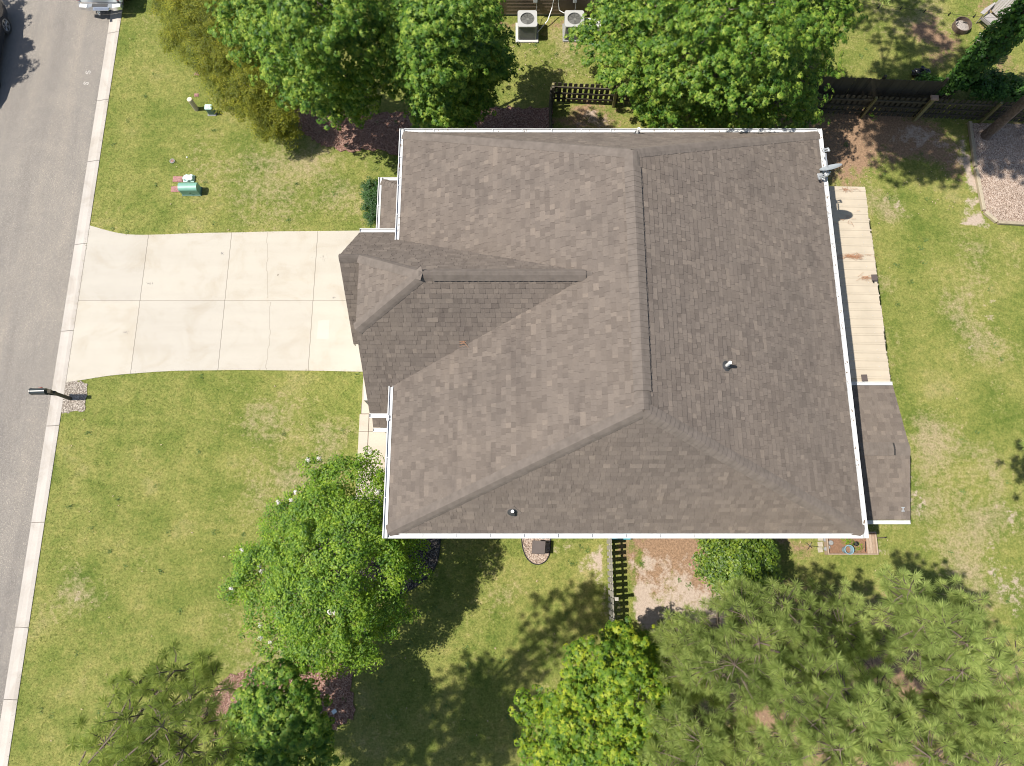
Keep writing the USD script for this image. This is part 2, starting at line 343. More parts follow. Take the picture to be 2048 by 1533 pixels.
M['moss'] = wood('mossy_post_wood', (0.12, 0.105, 0.045), (0.27, 0.235, 0.11))
M['capwood'] = wood('post_cap_wood', (0.24, 0.16, 0.115), (0.42, 0.30, 0.22))
M['timber'] = wood('landscape_timber_wood', (0.22, 0.18, 0.13), (0.42, 0.36, 0.26))
M['bedwood'] = wood('raised_bed_wood', (0.24, 0.17, 0.12), (0.42, 0.32, 0.235))
M['chairwood'] = wood('grey_chair_wood', (0.22, 0.2, 0.19), (0.42, 0.39, 0.37))
M['bark'] = granular('pine_bark_look', [(0.3, (0.06, 0.045, 0.035)), (0.55, (0.16, 0.12, 0.095)), (0.75, (0.26, 0.205, 0.17))], 14.0, bump=1.0, bdist=0.04)
M['twig'] = solid('twig_bark', (0.19, 0.145, 0.115), 0.85, var=0.3, scale=8)
M['panel'] = solid('patio_panel', (0.45, 0.385, 0.295), 0.5, var=0.08, scale=1.5)
M['black'] = solid('black_paint', (0.018, 0.018, 0.018), 0.45)
M['rubber'] = solid('rubber', (0.02, 0.02, 0.021), 0.85)
M['carblack'] = solid('car_black', (0.012, 0.012, 0.013), 0.25, var=0.02, coat=1.0)
M['silver'] = solid('truck_silver', (0.55, 0.57, 0.58), 0.3, metal=0.3, var=0.03, coat=0.8)
M['chrome'] = solid('bumper_chrome', (0.72, 0.73, 0.74), 0.22, metal=0.9, var=0.03)
M['redlamp'] = solid('tail_lamp_red', (0.35, 0.03, 0.02), 0.15, coat=1.0)
M['alloy'] = solid('wheel_alloy', (0.45, 0.45, 0.44), 0.3, metal=0.8, var=0.05)
M['mailbox'] = solid('mailbox_paint', (0.035, 0.042, 0.042), 0.28, var=0.2)
M['green'] = solid('utility_green', (0.17, 0.34, 0.265), 0.45, var=0.08)
M['mint'] = solid('utility_mint', (0.50, 0.68, 0.62), 0.5, var=0.05)
M['dkgreen'] = solid('utility_dark_green', (0.10, 0.17, 0.125), 0.55)
M['tan'] = solid('tan_plastic', (0.40, 0.33, 0.21), 0.6)
M['tantop'] = solid('tan_cap', (0.62, 0.53, 0.38), 0.6)
M['pinklid'] = solid('reddish_lid', (0.30, 0.15, 0.135), 0.8, var=0.35, scale=14)
M['pvc'] = solid('white_pvc', (0.8, 0.8, 0.77), 0.4)
M['boot'] = solid('pipe_boot', (0.045, 0.045, 0.047), 0.6)
M['dish'] = solid('dish_grey', (0.33, 0.36, 0.39), 0.4, var=0.05)
M['galv'] = solid('galvanised', (0.55, 0.56, 0.57), 0.4, metal=0.6)
M['acrim'] = solid('ac_rim', (0.40, 0.40, 0.385), 0.45, var=0.05)
M['acbody'] = solid('ac_body', (0.16, 0.16, 0.145), 0.5)
M['acslat'] = solid('ac_slat', (0.30, 0.30, 0.27), 0.45)
M['fan'] = solid('ac_fan', (0.22, 0.225, 0.23), 0.3, metal=0.6)
M['brownbox'] = solid('brown_box', (0.085, 0.065, 0.058), 0.6, var=0.1)
M['teal'] = solid('teal_bin', (0.04, 0.25, 0.30), 0.5)
M['navybin'] = solid('dark_bin', (0.02, 0.045, 0.065), 0.5)
M['hose'] = solid('blue_hose', (0.10, 0.40, 0.55), 0.45)
M['pot'] = solid('blue_pot', (0.22, 0.36, 0.42), 0.35, var=0.1)
M['soil'] = granular('potting_soil', [(0.3, (0.10, 0.055, 0.035)), (0.7, (0.34, 0.20, 0.125))], 40.0, bump=0.6)
M['stone'] = solid('grey_stone', (0.25, 0.25, 0.245), 0.8, var=0.2, scale=20)
M['paver'] = solid('pale_paver', (0.36, 0.32, 0.25), 0.8, var=0.15, scale=12)
M['rust'] = solid('fire_ring', (0.12, 0.085, 0.065), 0.8, var=0.4, scale=12)
M['ash'] = granular('ash_look', [(0.3, (0.12, 0.10, 0.09)), (0.7, (0.55, 0.5, 0.45))], 30.0, bump=0.8)
M['needle_dead'] = solid('fallen_needle', (0.33, 0.15, 0.07), 0.8, var=0.3, scale=20)
M['paint'] = solid('road_paint', (0.50, 0.47, 0.43), 0.8)
M['paper'] = solid('white_paper', (0.62, 0.68, 0.74), 0.6)
M['gum'] = leafmat('sweetgum_leaf', (0.03, 0.092, 0.012), (0.112, 0.215, 0.022), (0.34, 0.42, 0.065))
M['gumyel'] = leafmat('yellow_sweetgum_leaf', (0.045, 0.115, 0.012), (0.145, 0.245, 0.02), (0.36, 0.4, 0.032))
M['myrtle'] = leafmat('crape_myrtle_leaf', (0.04, 0.11, 0.008), (0.135, 0.25, 0.012), (0.28, 0.38, 0.028), spec=0.5)
M['wax'] = leafmat('wax_myrtle_leaf', (0.07, 0.095, 0.009), (0.165, 0.19, 0.016), (0.33, 0.32, 0.03))
M['boxw'] = leafmat('boxwood_leaf', (0.012, 0.048, 0.006), (0.03, 0.095, 0.012), (0.06, 0.14, 0.02), spec=0.6)
M['glossy'] = leafmat('magnolia_leaf', (0.028, 0.075, 0.008), (0.11, 0.19, 0.014), (0.25, 0.33, 0.024), spec=0.7)
M['ivy'] = leafmat('ivy_leaf', (0.018, 0.055, 0.01), (0.045, 0.12, 0.016), (0.1, 0.2, 0.03))
M['bloom'] = solid('white_bloom', (0.66, 0.62, 0.57), 0.7, var=0.1)
M['needle'] = leafmat('pine_needle', (0.15, 0.205, 0.055), (0.35, 0.435, 0.135), (0.56, 0.61, 0.24), trans=0.38, rough=0.5, spec=0.3, patch=0.9)
M['gumdark'] = leafmat('dark_sweetgum_leaf', (0.02, 0.07, 0.01), (0.062, 0.16, 0.018), (0.17, 0.28, 0.032))
M['gravelgrey'] = granular('grey_gravel_look', [(0.05, (0.13, 0.105, 0.085)), (0.4, (0.27, 0.23, 0.19)), (0.75, (0.40, 0.345, 0.29)), (0.97, (0.6, 0.54, 0.47))], 30, vor=40.0, bump=0.9, bdist=0.03)
M['pinetwig'] = solid('pine_twig', (0.115, 0.085, 0.065), 0.85, var=0.3, scale=8)

# ---------------------------------------------------------------- ground, street, kerb, driveway
rng = np.random.default_rng(7)
CURB_X = -16.05


def world_blob(v, px, py, rx, ry, s):
    c = at(px, py); k = mpp(px, py)
    return s * np.exp(-((v[:, 0] - c[0]) / (rx * k)) ** 2 - ((v[:, 1] - c[1]) / (ry * k * 1.15)) ** 2)


def lawn_masks(v):
    w0 = v
    v = v + np.stack([meshkit.noise(v * 1.1 + 7) - .5, meshkit.noise(v * 1.1 + 31) - .5, 0 * v[:, 0]], 1) * 1.1 + np.stack([meshkit.noise(v * 3.7 + 3) - .5, meshkit.noise(v * 3.7 + 13) - .5, 0 * v[:, 0]], 1) * .45
    dry = 0.26 * meshkit.fbm(v * 0.22, 4, 3) + 0.45 * (meshkit.fbm(w0 * 0.8, 4, 5) - 0.5)
    sand = 0.10 * (meshkit.fbm(v * 1.3, 3, 9) > 0.66); straw = np.zeros(len(v))
    for b in [(600, 980, 110, 110, .3), (480, 860, 120, 60, .22), (610, 1290, 90, 70, .45), (480, 1270, 130, 60, .2), (500, 400, 150, 90, .25), (430, 300, 80, 50, .2),
              (650, 400, 90, 70, .22), (130, 1180, 40, 60, .3), (1880, 980, 100, 150, .16), (1960, 1080, 120, 110, .24), (1850, 1010, 30, 30, .2), (1990, 960, 40, 50, .25), (1930, 1130, 50, 40, .2), (1830, 880, 30, 60, .3), (1900, 860, 60, 50, .2), (1780, 620, 40, 60, .1), (560, 800, 100, 40, .2), (1900, 570, 50, 80, .14), (1960, 620, 60, 90, .17), (2000, 760, 50, 160, .18),
              (1760, 400, 60, 60, .5), (1150, 100, 80, 60, .25), (1140, 60, 40, 50, .2), (1000, 1130, 60, 60, .1), (1150, 1090, 70, 40, .35), (1860, 30, 70, 50, .3), (1700, 60, 60, 90, .08),
              (1960, 480, 60, 40, .3), (980, 1180, 60, 50, .2), (1050, 1420, 120, 120, .15), (230, 60, 30, 60, .1), (560, 330, 80, 40, .15), (760, 700, 0.1, 1, 0), (670, 880, 50, 60, .25)]:
        dry += world_blob(v, *b)
    for b in [(1395, 1180, 90, 50, .37), (1335, 1225, 65, 45, .42), (1445, 1165, 45, 30, .34), (1450, 1235, 60, 34, .34), (1300, 1180, 26, 60, .3), (1290, 1190, 25, 70, .4), (1942, 350, 20, 70, .8), (1972, 440, 30, 16, .7), (1832, 1010, 7, 55, .5), (1570, 1105, 50, 30, .35),
              (1770, 1095, 22, 45, .5), (1210, 1150, 12, 90, .55), (1130, 1105, 26, 20, .45), (1180, 1150, 28, 20, .5), (742, 400, 8, 36, .5), (1788, 392, 30, 26, .45), (1870, 545, 16, 12, .4), (1905, 600, 10, 40, .35),
              (1930, 640, 30, 10, .3), (1960, 570, 16, 14, .4), (1960, 690, 14, 14, .4), (1990, 800, 14, 40, .35), (2000, 620, 20, 20, .3), (2030, 1010, 25, 30, .45), (1980, 990, 20, 15, .3), (1870, 985, 12, 60, .25), (2020, 1180, 40, 80, .45),
              (620, 1258, 18, 10, .4), (135, 1185, 16, 22, .35), (115, 1210, 14, 10, .35), (640, 895, 14, 8, .4), (645, 390, 10, 14, .3), (1190, 235, 60, 18, .5), (1840, 270, 60, 14, .5), (1900, 300, 30, 25, .4), (1745, 200, 0.1, 1, 0)]:
        sand += world_blob(v, *b)
    for b in [(1340, 1090, 80, 36, .6), (1320, 1130, 60, 40, .35), (1370, 1135, 110, 60, .36), (1600, 1090, 55, 32, .5), (1400, 1150, 60, 60, .25), (1860, 55, 40, 30, .5), (1880, 80, 50, 30, .5), (1985, 20, 60, 40, .6), (2010, 140, 60, 50, .5), (1870, 120, 40, 30, .45), (1160, 235, 90, 30, .55),
              (1720, 245, 110, 30, .75), (1800, 285, 130, 45, .6), (1690, 320, 55, 75, .6), (1900, 330, 50, 60, .35), (1160, 95, 40, 25, .35), (1020, 45, 50, 14, .7), (1600, 1380, 300, 150, .75), (1850, 1420, 250, 160, .75), (1700, 1280, 120, 60, .5), (1440, 1260, 80, 60, .3),
              (1200, 1480, 110, 80, .3), (1150, 35, 70, 8, .6), (1715, 420, 14, 40, .4), (760, 440, 8, 30, .6), (1500, 230, 300, 60, .4), (2020, 260, 60, 20, .5)]:
        straw += world_blob(v, *b)
    return np.stack([dry, sand, straw], 1)


def ground():
    xs = np.unique(np.concatenate([[-600, -300, -120, -60, -40, -30], np.arange(-24.6, 24.01, 0.12), [30, 40, 60, 120, 300, 600]]))
    ys = np.unique(np.concatenate([[-600, -300, -120, -60, -30, -16], np.arange(-10, 26.01, 0.12), [32, 40, 60, 120, 300, 600]]))
    X, Y = np.meshgrid(xs, ys)
    v = np.stack([X.ravel(), Y.ravel(), np.zeros(X.size)], 1)
    v[(v[:, 0] < -16.1) & (v[:, 0] > -23.9), 2] = -0.25
    v[:, 2] += np.where((v[:, 0] > -15.9), 0.02 * (meshkit.noise(v * 0.35) - 0.5), 0)
    nx, ny = len(xs), len(ys); i = np.arange(ny - 1)[:, None] * nx + np.arange(nx - 1)[None]
    i = i.ravel(); f = np.stack([i, i + 1, i + nx + 1, i + nx], 1)
    mesh = single('lawn', (v, f), M['lawn'], 'patchy green and tan lawn spread around the house', 'lawn', kind='structure')
    pv = UsdGeom.PrimvarsAPI(mesh).CreatePrimvar('masks', Sdf.ValueTypeNames.Color3fArray, 'vertex')
    pv.Set(Vt.Vec3fArray.FromNumpy(lawn_masks(v).astype(np.float32)))


ground()


def sheet(poly, z, z0=-0.05):
    return prism(poly, z0, z)


BEDS = []


def ragged(pxs, amp=0.06, step=0.12, seed=0):
    p = np.array([at(*q)[:2] for q in pxs]); out = []; r = np.random.default_rng(seed)
    for a, b in zip(p, np.roll(p, -1, 0)):
        n = max(1, int(np.linalg.norm(b - a) / step))
        for k in range(n): out.append(a + (b - a) * k / n + r.normal(0, amp, 2))
    g = Polygon(out).buffer(0)
    g = max(getattr(g, 'geoms', [g]), key=lambda q: q.area); BEDS.append(g); return g


def smooth_px(pxs, n=8):
    """a smooth line through the points"""
    from scipy.interpolate import CubicSpline
    p = np.array(pxs, float); t = np.r_[0, np.cumsum(np.linalg.norm(np.diff(p, axis=0), axis=1))]
    return CubicSpline(t, p)(np.linspace(0, t[-1], n * (len(p) - 1) + 1))


single('street', sheet(sbox(-23.9, -90, -16.545, 140), -0.055, -0.2), M['asphalt'], 'grey asphalt street running past the front lawn', 'street', kind='structure')
for nm, px, py, rot in (('first', 176, 145, 100), ('second', 172, 167, 80)):
    t = meshkit.text_mesh('S', 0.19, 0.002); t.apply_translation(-t.bounds.mean(0)); t.apply_transform(trimesh.transformations.euler_matrix(0, 0, math.radians(rot)))
    c = at(px, py, -0.05); t.apply_translation([c[0], c[1], -0.05])
    single('road_mark', t, M['paint'], 'faint letter S sprayed on the asphalt, ' + ('farther from the driveway' if nm == 'first' else 'nearer the driveway of the two'), 'road marking')

# rolled kerb of cast segments
curb = Thing('curb', 'pale concrete rolled curb along the street edge', 'curb', (CURB_X, 0, 0), kind='structure')
joints = [-14.5] + sorted(at(px, py)[1] for px, py in ((10, 1400), (37, 1255), (68, 1045), (95, 852), (125, 662), (160, 488), (186, 322), (213, 200), (243, 65))) + [24.6, 28.2, 31.8]
prof = np.array([(-0.50, -0.2), (-0.50, -0.050), (-0.36, -0.038), (-0.22, -0.005), (-0.14, 0.020), (0.0, 0.022), (0.0, -0.2)])
for a, b in zip(joints[:-1], joints[1:]):
    a, b = a + 0.009, b - 0.009; n = len(prof)
    v = np.vstack([np.c_[prof[:, 0] + CURB_X, np.full(n, y), prof[:, 1]] for y in (a, b)])
    f = [[i, (i + 1) % n, n + (i + 1) % n, n + i] for i in range(n)]
    mb = MB().add(v, f); cap = [[0, i + 1, i] for i in range(1, n - 1)] + [[n, n + i, n + i + 1] for i in range(1, n - 1)]
    mb.add(v, cap); curb.part('curb_segment', mb, M['curb'])
curb.part('joint_fill', sheet(sbox(CURB_X - 0.49, -14.5, CURB_X - 0.01, 31.8), -0.075, -0.19), M['joint'])

# driveway
Nedge = [(180, 452), (205, 459), (232, 466), (262, 470), (298, 470.5), (345, 469), (400, 467), (463, 466), (540, 464), (635, 463), (727, 462)]
Sedge = [(727, 744), (617, 742), (530, 741), (440, 741), (400, 741.5), (335, 743), (268, 747.5), (228, 751), (180, 758), (128, 766)]
dp = [at(*p)[:2] for p in smooth_px(Nedge, 4)]; dp += [(-4.25, dp[-1][1])]
sp_ = [at(*p)[:2] for p in smooth_px(Sedge, 4)]; dp += [(-4.25, sp_[0][1])] + sp_
dp[0][0] = CURB_X + 0.012; dp[-1][0] = CURB_X + 0.012
drive_poly = Polygon(dp).buffer(0)
drive = Thing('driveway', 'pale concrete driveway of large slabs leading to the garage', 'driveway', (-10.5, 9.2, 0), kind='structure')
xj = [CURB_X, -13.76, -10.62, -7.36, -4.0]
for a, b in zip(xj[:-1], xj[1:]):
    for c, d in ((0, 9.2), (9.2, 16)):
        g = drive_poly.intersection(sbox(a + 0.006, c + 0.006, b - 0.006, d - 0.006))
        drive.part('slab', prism(g.buffer(-0.004).buffer(0.004), -0.08, 0.022), M['concrete'])
drive.part('joint_fill', prism(drive_poly.buffer(-0.03), -0.07, 0.012), M['joint'])
# pale scuffed patch cast in the slab by the garage, crack lines
single('driveway_patch', prism(ragged([(636, 641), (660, 640), (658, 679), (634, 679)], 0.01, 0.2, 3), 0.0, 0.0245), concrete('patch_concrete', (0.462, 0.428, 0.372), 0.04), 'whiter square patch on the driveway slab near the garage', 'concrete patch')
r_ = np.random.default_rng(5)
for (x, n0, n1, txt) in ((-8.85, 6.55, 9.15, 'thin wavy crack across the driveway half nearer the lawn with the mailbox'), (-9.0, 9.3, 11.95, 'thin faint crack across the driveway half nearer the utility boxes')):
    ys = np.linspace(n0, n1, 26); xs = x + np.cumsum(r_.normal(0, 0.022, 26)) + 0.006 * (ys - n0)
    mb = MB()
    for i in range(25):
        w = 0.0035
        mb.add([[xs[i] - w, ys[i], 0.0235], [xs[i] + w, ys[i], 0.0235], [xs[i + 1] + w, ys[i + 1], 0.0235], [xs[i + 1] - w, ys[i + 1], 0.0235]], [[0, 1, 2, 3]])
    single('crack', mb, M['joint'], txt, 'crack')

walk = Thing('front_walk', 'cream concrete walk along the front of the house', 'walkway', (-4.2, 4, 0), kind='structure')
for (x0, y0, x1, y1) in ((-5.36, 4.95, -2.95, 6.44), (-5.42, 4.31, -5.09, 4.93), (-5.07, 4.31, -2.95, 4.93), (-5.42, 1.4, -5.09, 4.295), (-5.07, 1.4, -2.95, 4.295)):
    walk.part('slab', boxm(((x0 + x1) / 2, (y0 + y1) / 2, -0.03), (x1 - x0, y1 - y0, 0.1), bev=0.006), M['walk'])
walk.part('joint_fill', prism(sbox(-5.38, 1.45, -3, 6.4), -0.07, 0.008), M['joint'])

# planting beds
single('mulch_bed', sheet(ragged([(588, 215), (640, 225), (800, 225), (1000, 215), (1106, 218), (1106, 300), (835, 305), (800, 313), (770, 304), (735, 300), (700, 304), (672, 300), (640, 288), (600, 262)], seed=1), 0.028), M['mulch'],
       'reddish bark mulch bed under the trees beside the front corner', 'mulch bed', kind='structure')
single('mulch_bed', sheet(ragged([(392, 1425), (415, 1395), (440, 1362), (480, 1342), (525, 1330), (580, 1322), (640, 1316), (705, 1330), (705, 1440), (640, 1470), (520, 1490), (440, 1480)], seed=2), 0.028), M['mulch'],
       'pinkish bark mulch island on the front lawn between the small trees', 'mulch bed', kind='structure')
bl = smooth_px([(882, 1030), (881, 1070), (879, 1100), (870, 1135), (850, 1160), (820, 1180), (780, 1194), (735, 1197)], 5)
single('mulch_bed', sheet(ragged(list(bl) + [(650, 1180), (620, 1100), (700, 1000)], 0.01, seed=3), 0.026), M['blackmulch'], 'black mulch bed curving out under the crape myrtle beside the house', 'mulch bed', kind='structure')
single('bed_edging', tube([at(*p) + (0, 0, 0.03) for p in bl], 0.022, 5), M['rubber'], 'black edging strip curving around the black mulch bed', 'edging')
ov = smooth_px([(1042, 1040), (1043, 1075), (1046, 1098), (1055, 1118), (1072, 1129), (1088, 1125), (1098, 1110), (1101, 1090), (1102, 1040)], 6)
single('gravel_bed', sheet(ragged(list(ov), 0.004, seed=4), 0.024), M['gravel'], 'small rounded gravel bed with a brown box beside the house', 'gravel bed', kind='structure')
single('bed_edging', tube([at(*p) + (0, 0, 0.03) for p in ov], 0.018, 5), M['rubber'], 'dark edging loop around the small gravel bed with the brown box', 'edging')
single('gravel_bed', sheet(ragged([(126, 768), (150, 762), (176, 766), (174, 792), (171, 822), (114, 826)], 0.03, 0.1, seed=5), 0.016), M['gravelgrey'], 'little gravel square around the mailbox post', 'gravel bed', kind='structure')
gp = [at(*q)[:2] for q in ((1936, 248), (1948, 330), (1966, 424), (1992, 447), (2120, 453), (2400, 460), (2400, 255))]
single('gravel_bed', sheet(Polygon(gp), 0.05), M['gravel'], 'large pinkish gravel bed inside timber edging around the leaning pine', 'gravel bed', kind='structure')
single('gravel_bed', sheet(ragged([(752, 440), (775, 440), (775, 466), (752, 466)], 0.01, 0.1, seed=6), 0.02), M['gravel'], 'sliver of gravel between the round shrub and the garage', 'gravel bed', kind='structure')


def timber(a, b, label, w=0.13, h=0.14, z=0.07):
    a, b = at(*a), at(*b); c = (a + b) / 2; ln = np.linalg.norm((b - a)[:2]); rz = math.atan2(b[1] - a[1], b[0] - a[0])
    single('landscape_timber', boxm((c[0], c[1], z), (ln, w, h), rz, 0.015), M['timber'], label, 'timber', 'timbers edging the large gravel bed')


timber((1937, 246), (1948, 335), 'weathered landscape timber of the gravel edging, end against the fence')
timber((1949, 338), (1965, 423), 'weathered landscape timber of the gravel edging, middle one beside bare sand')
timber((1967, 426), (1991, 446), 'short diagonal landscape timber at the gravel bed corner')
timber((1993, 447), (2120, 454), 'landscape timber of the gravel edging running out of the picture')


def grass():
    """single blades standing in the turf, tinted like the ground under them"""
    r = np.random.default_rng(77); n = 420000; p = np.c_[r.uniform(-16.10, 22, n), r.uniform(-7.5, 23.5, n)]
    ok = np.ones(n, bool)
    for x0, y0, x1, y1 in ((-5.5, 1.2, 9.4, 6.5), (-2.9, 1, 8.95, 12.2), (-4.3, 4.4, -2.9, 9.3), (9, 5.3, 12, 12.4), (9, 1.2, 12, 5.2)): ok &= ~((p[:, 0] > x0) & (p[:, 0] < x1) & (p[:, 1] > y0) & (p[:, 1] < y1))
    import shapely
    for g in GRASSLESS: ok &= ~shapely.contains_xy(g, p[:, 0], p[:, 1])
    p = p[ok]; v = np.c_[p, np.zeros(len(p))]; mk = lawn_masks(v); keep = (mk[:, 1] < .38 + r.normal(0, .08, len(v))) & (mk[:, 2] < .42 + r.normal(0, .1, len(v))); p, mk = p[keep], mk[keep]; n = len(p)
    h = r.uniform(.025, .065, n) * np.where(mk[:, 0] > .45, .7, 1); a = r.uniform(0, 6.283, n); w = r.uniform(.004, .008, n); ln = r.uniform(.4, 1.3, n); b = a + r.normal(1.57, .5, n)
    z = 0.02 * (meshkit.noise(np.c_[p, 0 * p[:, :1]] * 0.35) - 0.5); o = np.c_[p, z]; d = np.c_[np.cos(a), np.sin(a), 0 * a] * w[:, None]; tip = o + np.c_[np.cos(b) * h * ln, np.sin(b) * h * ln, h]
    V = np.stack([o - d, o + d, tip], 1).reshape(-1, 3); mm = single('grass', (V, np.arange(3 * n).reshape(-1, 3)), M['lawn'], 'short green and straw colored grass blades of the lawns', 'grass', kind='stuff')
    UsdGeom.PrimvarsAPI(mm).CreatePrimvar('masks', Sdf.ValueTypeNames.Color3fArray, 'vertex').Set(Vt.Vec3fArray.FromNumpy(np.repeat(mk, 3, 0).astype(np.float32)))


GRASSLESS = [drive_poly.buffer(-.03), Polygon(gp)] + BEDS
grass()


def stain(name, px, py, rx, ry, mat, label, cat, seed, z=0.0240):
    """an oil or dirt stain of its own shape: scattered specks around a spot"""
    r = np.random.default_rng(seed); c = at(px, py); mb = MB()
    for k in range(26):
        a, q = r.uniform(0, 6.28), abs(r.normal(0, .55)); w = r.uniform(.004, .016); p = (c[0] + rx * q * math.cos(a), c[1] + ry * q * math.sin(a)); n = 7
        ring = [(p[0] + w * r.uniform(.6, 1.3) * math.cos(t), p[1] + w * r.uniform(.6, 1.3) * math.sin(t), z + k * 2e-5) for t in np.arange(n) * 6.283 / n]; mb.add(np.array(ring), [[0, i, i + 1] for i in range(1, n - 1)])
    single(name, mb, mat, label, cat, kind='stuff')


M['oil'] = solid('oil_stain', (0.20, 0.185, 0.17), 0.7)
stain('oil_stain', 556, 551, .03, .03, M['joint'], 'small dark oil spot on the driveway half nearer the utility boxes', 'stain', 1)
stain('oil_stain', 253, 665, .14, .05, M['oil'], 'faint grey scuff on the driveway slab nearest the street', 'stain', 2)
stain('oil_stain', 298, 568, .12, .05, M['oil'], 'faint grey scuff by the second driveway joint', 'stain', 3)
stain('oil_stain', 445, 508, .10, .10, M['oil'], 'faint dirt specks by the third driveway joint', 'stain', 4)
stain('oil_stain', 645, 515, .30, .25, M['oil'], 'scatter of brown dirt specks on the slab beside the front gable', 'stain', 5)
stain('oil_stain', 668, 596, .05, .05, M['oil'], 'tiny dirt spot at the slab joint near the garage', 'stain', 6)


def litter():
    """fallen leaves and darker weed tufts scattered in the grass"""
    r = np.random.default_rng(91); import shapely
    def spots(n, x0, y0, x1, y1):
        p = np.c_[r.uniform(x0, x1, n), r.uniform(y0, y1, n)]; ok = np.ones(n, bool)
        for a, b, c, d in ((-5.5, 1.2, 9.4, 6.5), (-2.9, 1, 8.95, 12.2), (-4.3, 4.4, -2.9, 9.3), (9, 5.3, 12.2, 12.4), (9, 1.2, 12, 5.2)): ok &= ~((p[:, 0] > a) & (p[:, 0] < c) & (p[:, 1] > b) & (p[:, 1] < d))
        ok &= ~shapely.contains_xy(drive_poly, p[:, 0], p[:, 1]); return p[ok]
    p = np.vstack([spots(260, -15.8, -6, 20, 22), spots(160, -2, 17.8, 4, 21), spots(160, 9, 12.5, 19, 17)]); mb = MB()
    for x, y in p:
        a = r.uniform(0, 6.28); l, w = r.uniform(.02, .045), r.uniform(.012, .025); d = np.array([math.cos(a), math.sin(a), 0]); q = np.array([-d[1], d[0], 0]); c = np.array([x, y, r.uniform(.03, .05)])
        mb.add([c - d * l, c + q * w + (0, 0, .012), c + d * l, c - q * w + (0, 0, .01)], [[0, 1, 2], [0, 2, 3]])
    single('fallen_leaves', mb, M['deadleaf'], 'dry tan leaves scattered over the lawns', 'leaves', kind='stuff')
    mb = MB()
    for x, y in spots(280, -15.6, -6, 19, 21):
        for k in range(int(r.uniform(10, 26))):
            a = r.uniform(0, 6.28); l = r.uniform(.03, .10); c = np.array([x + r.normal(0, .05), y + r.normal(0, .05), .015]); d = np.array([math.cos(a), math.sin(a), 0]); q = np.array([-d[1], d[0], 0]) * .011; h = r.uniform(.03, .07)
            mb.add([c - q, c + q, c + d * l + (0, 0, h)], [[0, 1, 2]])
    single('weeds', mb, M['weed'], 'small darker green weed tufts dotted through the lawns', 'weeds', kind='stuff')


M['deadleaf'] = solid('dead_leaf', (0.40, 0.31, 0.19), 0.8, var=0.45, scale=40); M['weed'] = solid('weed_blade', (0.095, 0.155, 0.03), 0.7, var=0.3, scale=5)
litter()

# ---------------------------------------------------------------- the house
zE, zR = 5.6, 8.95
xW, xE, yN, yS, xm, rN, rS = -3.295, 9.325, 12.572, 0.619, 3.015, 9.90, 3.27
zG, gN, gS, gSL = 4.8, 9.645, 4.026, 1.288
gm = (gN + gS) / 2; zGR = zG + gSL * (gN - gm)
kW = (zR - zE) / (xm - xW)
house = Thing('house', 'two storey house with brown shingle hip roof and white gutters', 'house', (3.0, 6.6, 0))
SH = []      # every shingle: (area, mesh arrays)


def frame_of(poly):
    p = np.array(poly, float); u = norm(p[1] - p[0]); n = norm(np.cross(p[1] - p[0], p[-1] - p[0])); v = np.cross(n, u)
    return p[0], u, v, n, Polygon([((q - p[0]) @ u, (q - p[0]) @ v) for q in p])


def shingles(poly, seed, e=0.1435, lift=0.004):
    """Lays tabs course by course on a roof plane; poly starts with its eave. Each tab is a thin wedge with its own butt."""
    o, u, v, n, P2 = frame_of(poly); r = np.random.default_rng(seed); pr = prep(P2.buffer(-1e-6))
    x0, y0, x1, y1 = P2.bounds; y = y0 - 0.02
    while y < y1:
        x = x0 - r.uniform(0, 0.3); thick = r.random() < 0.5
        while x < x1:
            w = r.choice([0.085, 0.12, 0.15, 0.20, 0.28], p=[.15, .28, .27, .2, .10]) * r.uniform(0.9, 1.1)
            thick = not thick if r.random() < 0.8 else thick
            hb = (0.0165 if thick else 0.0065) + r.uniform(-0.001, 0.0015)
            yy = y + r.normal(0, 0.0015)
            R = sbox(x + 0.0012, yy, x + w - 0.0012, y + e + 0.004)
            x += w
            if pr.contains(R): parts = [R]
            else:
                g = R.intersection(P2); parts = [q for q in getattr(g, 'geoms', [g]) if q.geom_type == 'Polygon' and q.area > 2e-4]
            for q in parts:
                c = np.array(q.exterior.coords)[:-1]
                if not q.exterior.is_ccw: c = c[::-1]
                k = len(c); h = lift + np.maximum(0.0015, hb * (1 - (c[:, 1] - yy) / e))
                base = o + c[:, :1] * u + c[:, 1:] * v
                V = np.vstack([base + h[:, None] * n, base - 0.004 * n])
                F = [[0, i, i + 1] for i in range(1, k - 1)] + [[i, k + i, k + (i + 1) % k] for i in range(k)] + [[i, k + (i + 1) % k, (i + 1) % k] for i in range(k)]
                SH.append((q.area, V, np.array(F)))
        y += e


def deck(poly, t=0.10, parent=None):
    o, u, v, n, P2 = frame_of(poly); p = np.array(poly, float); k = len(p)
    V = np.vstack([p, p - n * t]); tri = trimesh.creation.triangulate_polygon(P2, engine='earcut')
    tv = o + tri[0][:, :1] * u + tri[0][:, 1:] * v
    mb = MB().add(tv, tri[1]).add(tv - n * t, tri[1][:, ::-1])
    mb.add(V, [[i, k + i, k + (i + 1) % k, (i + 1) % k] for i in range(k)])
    return mb


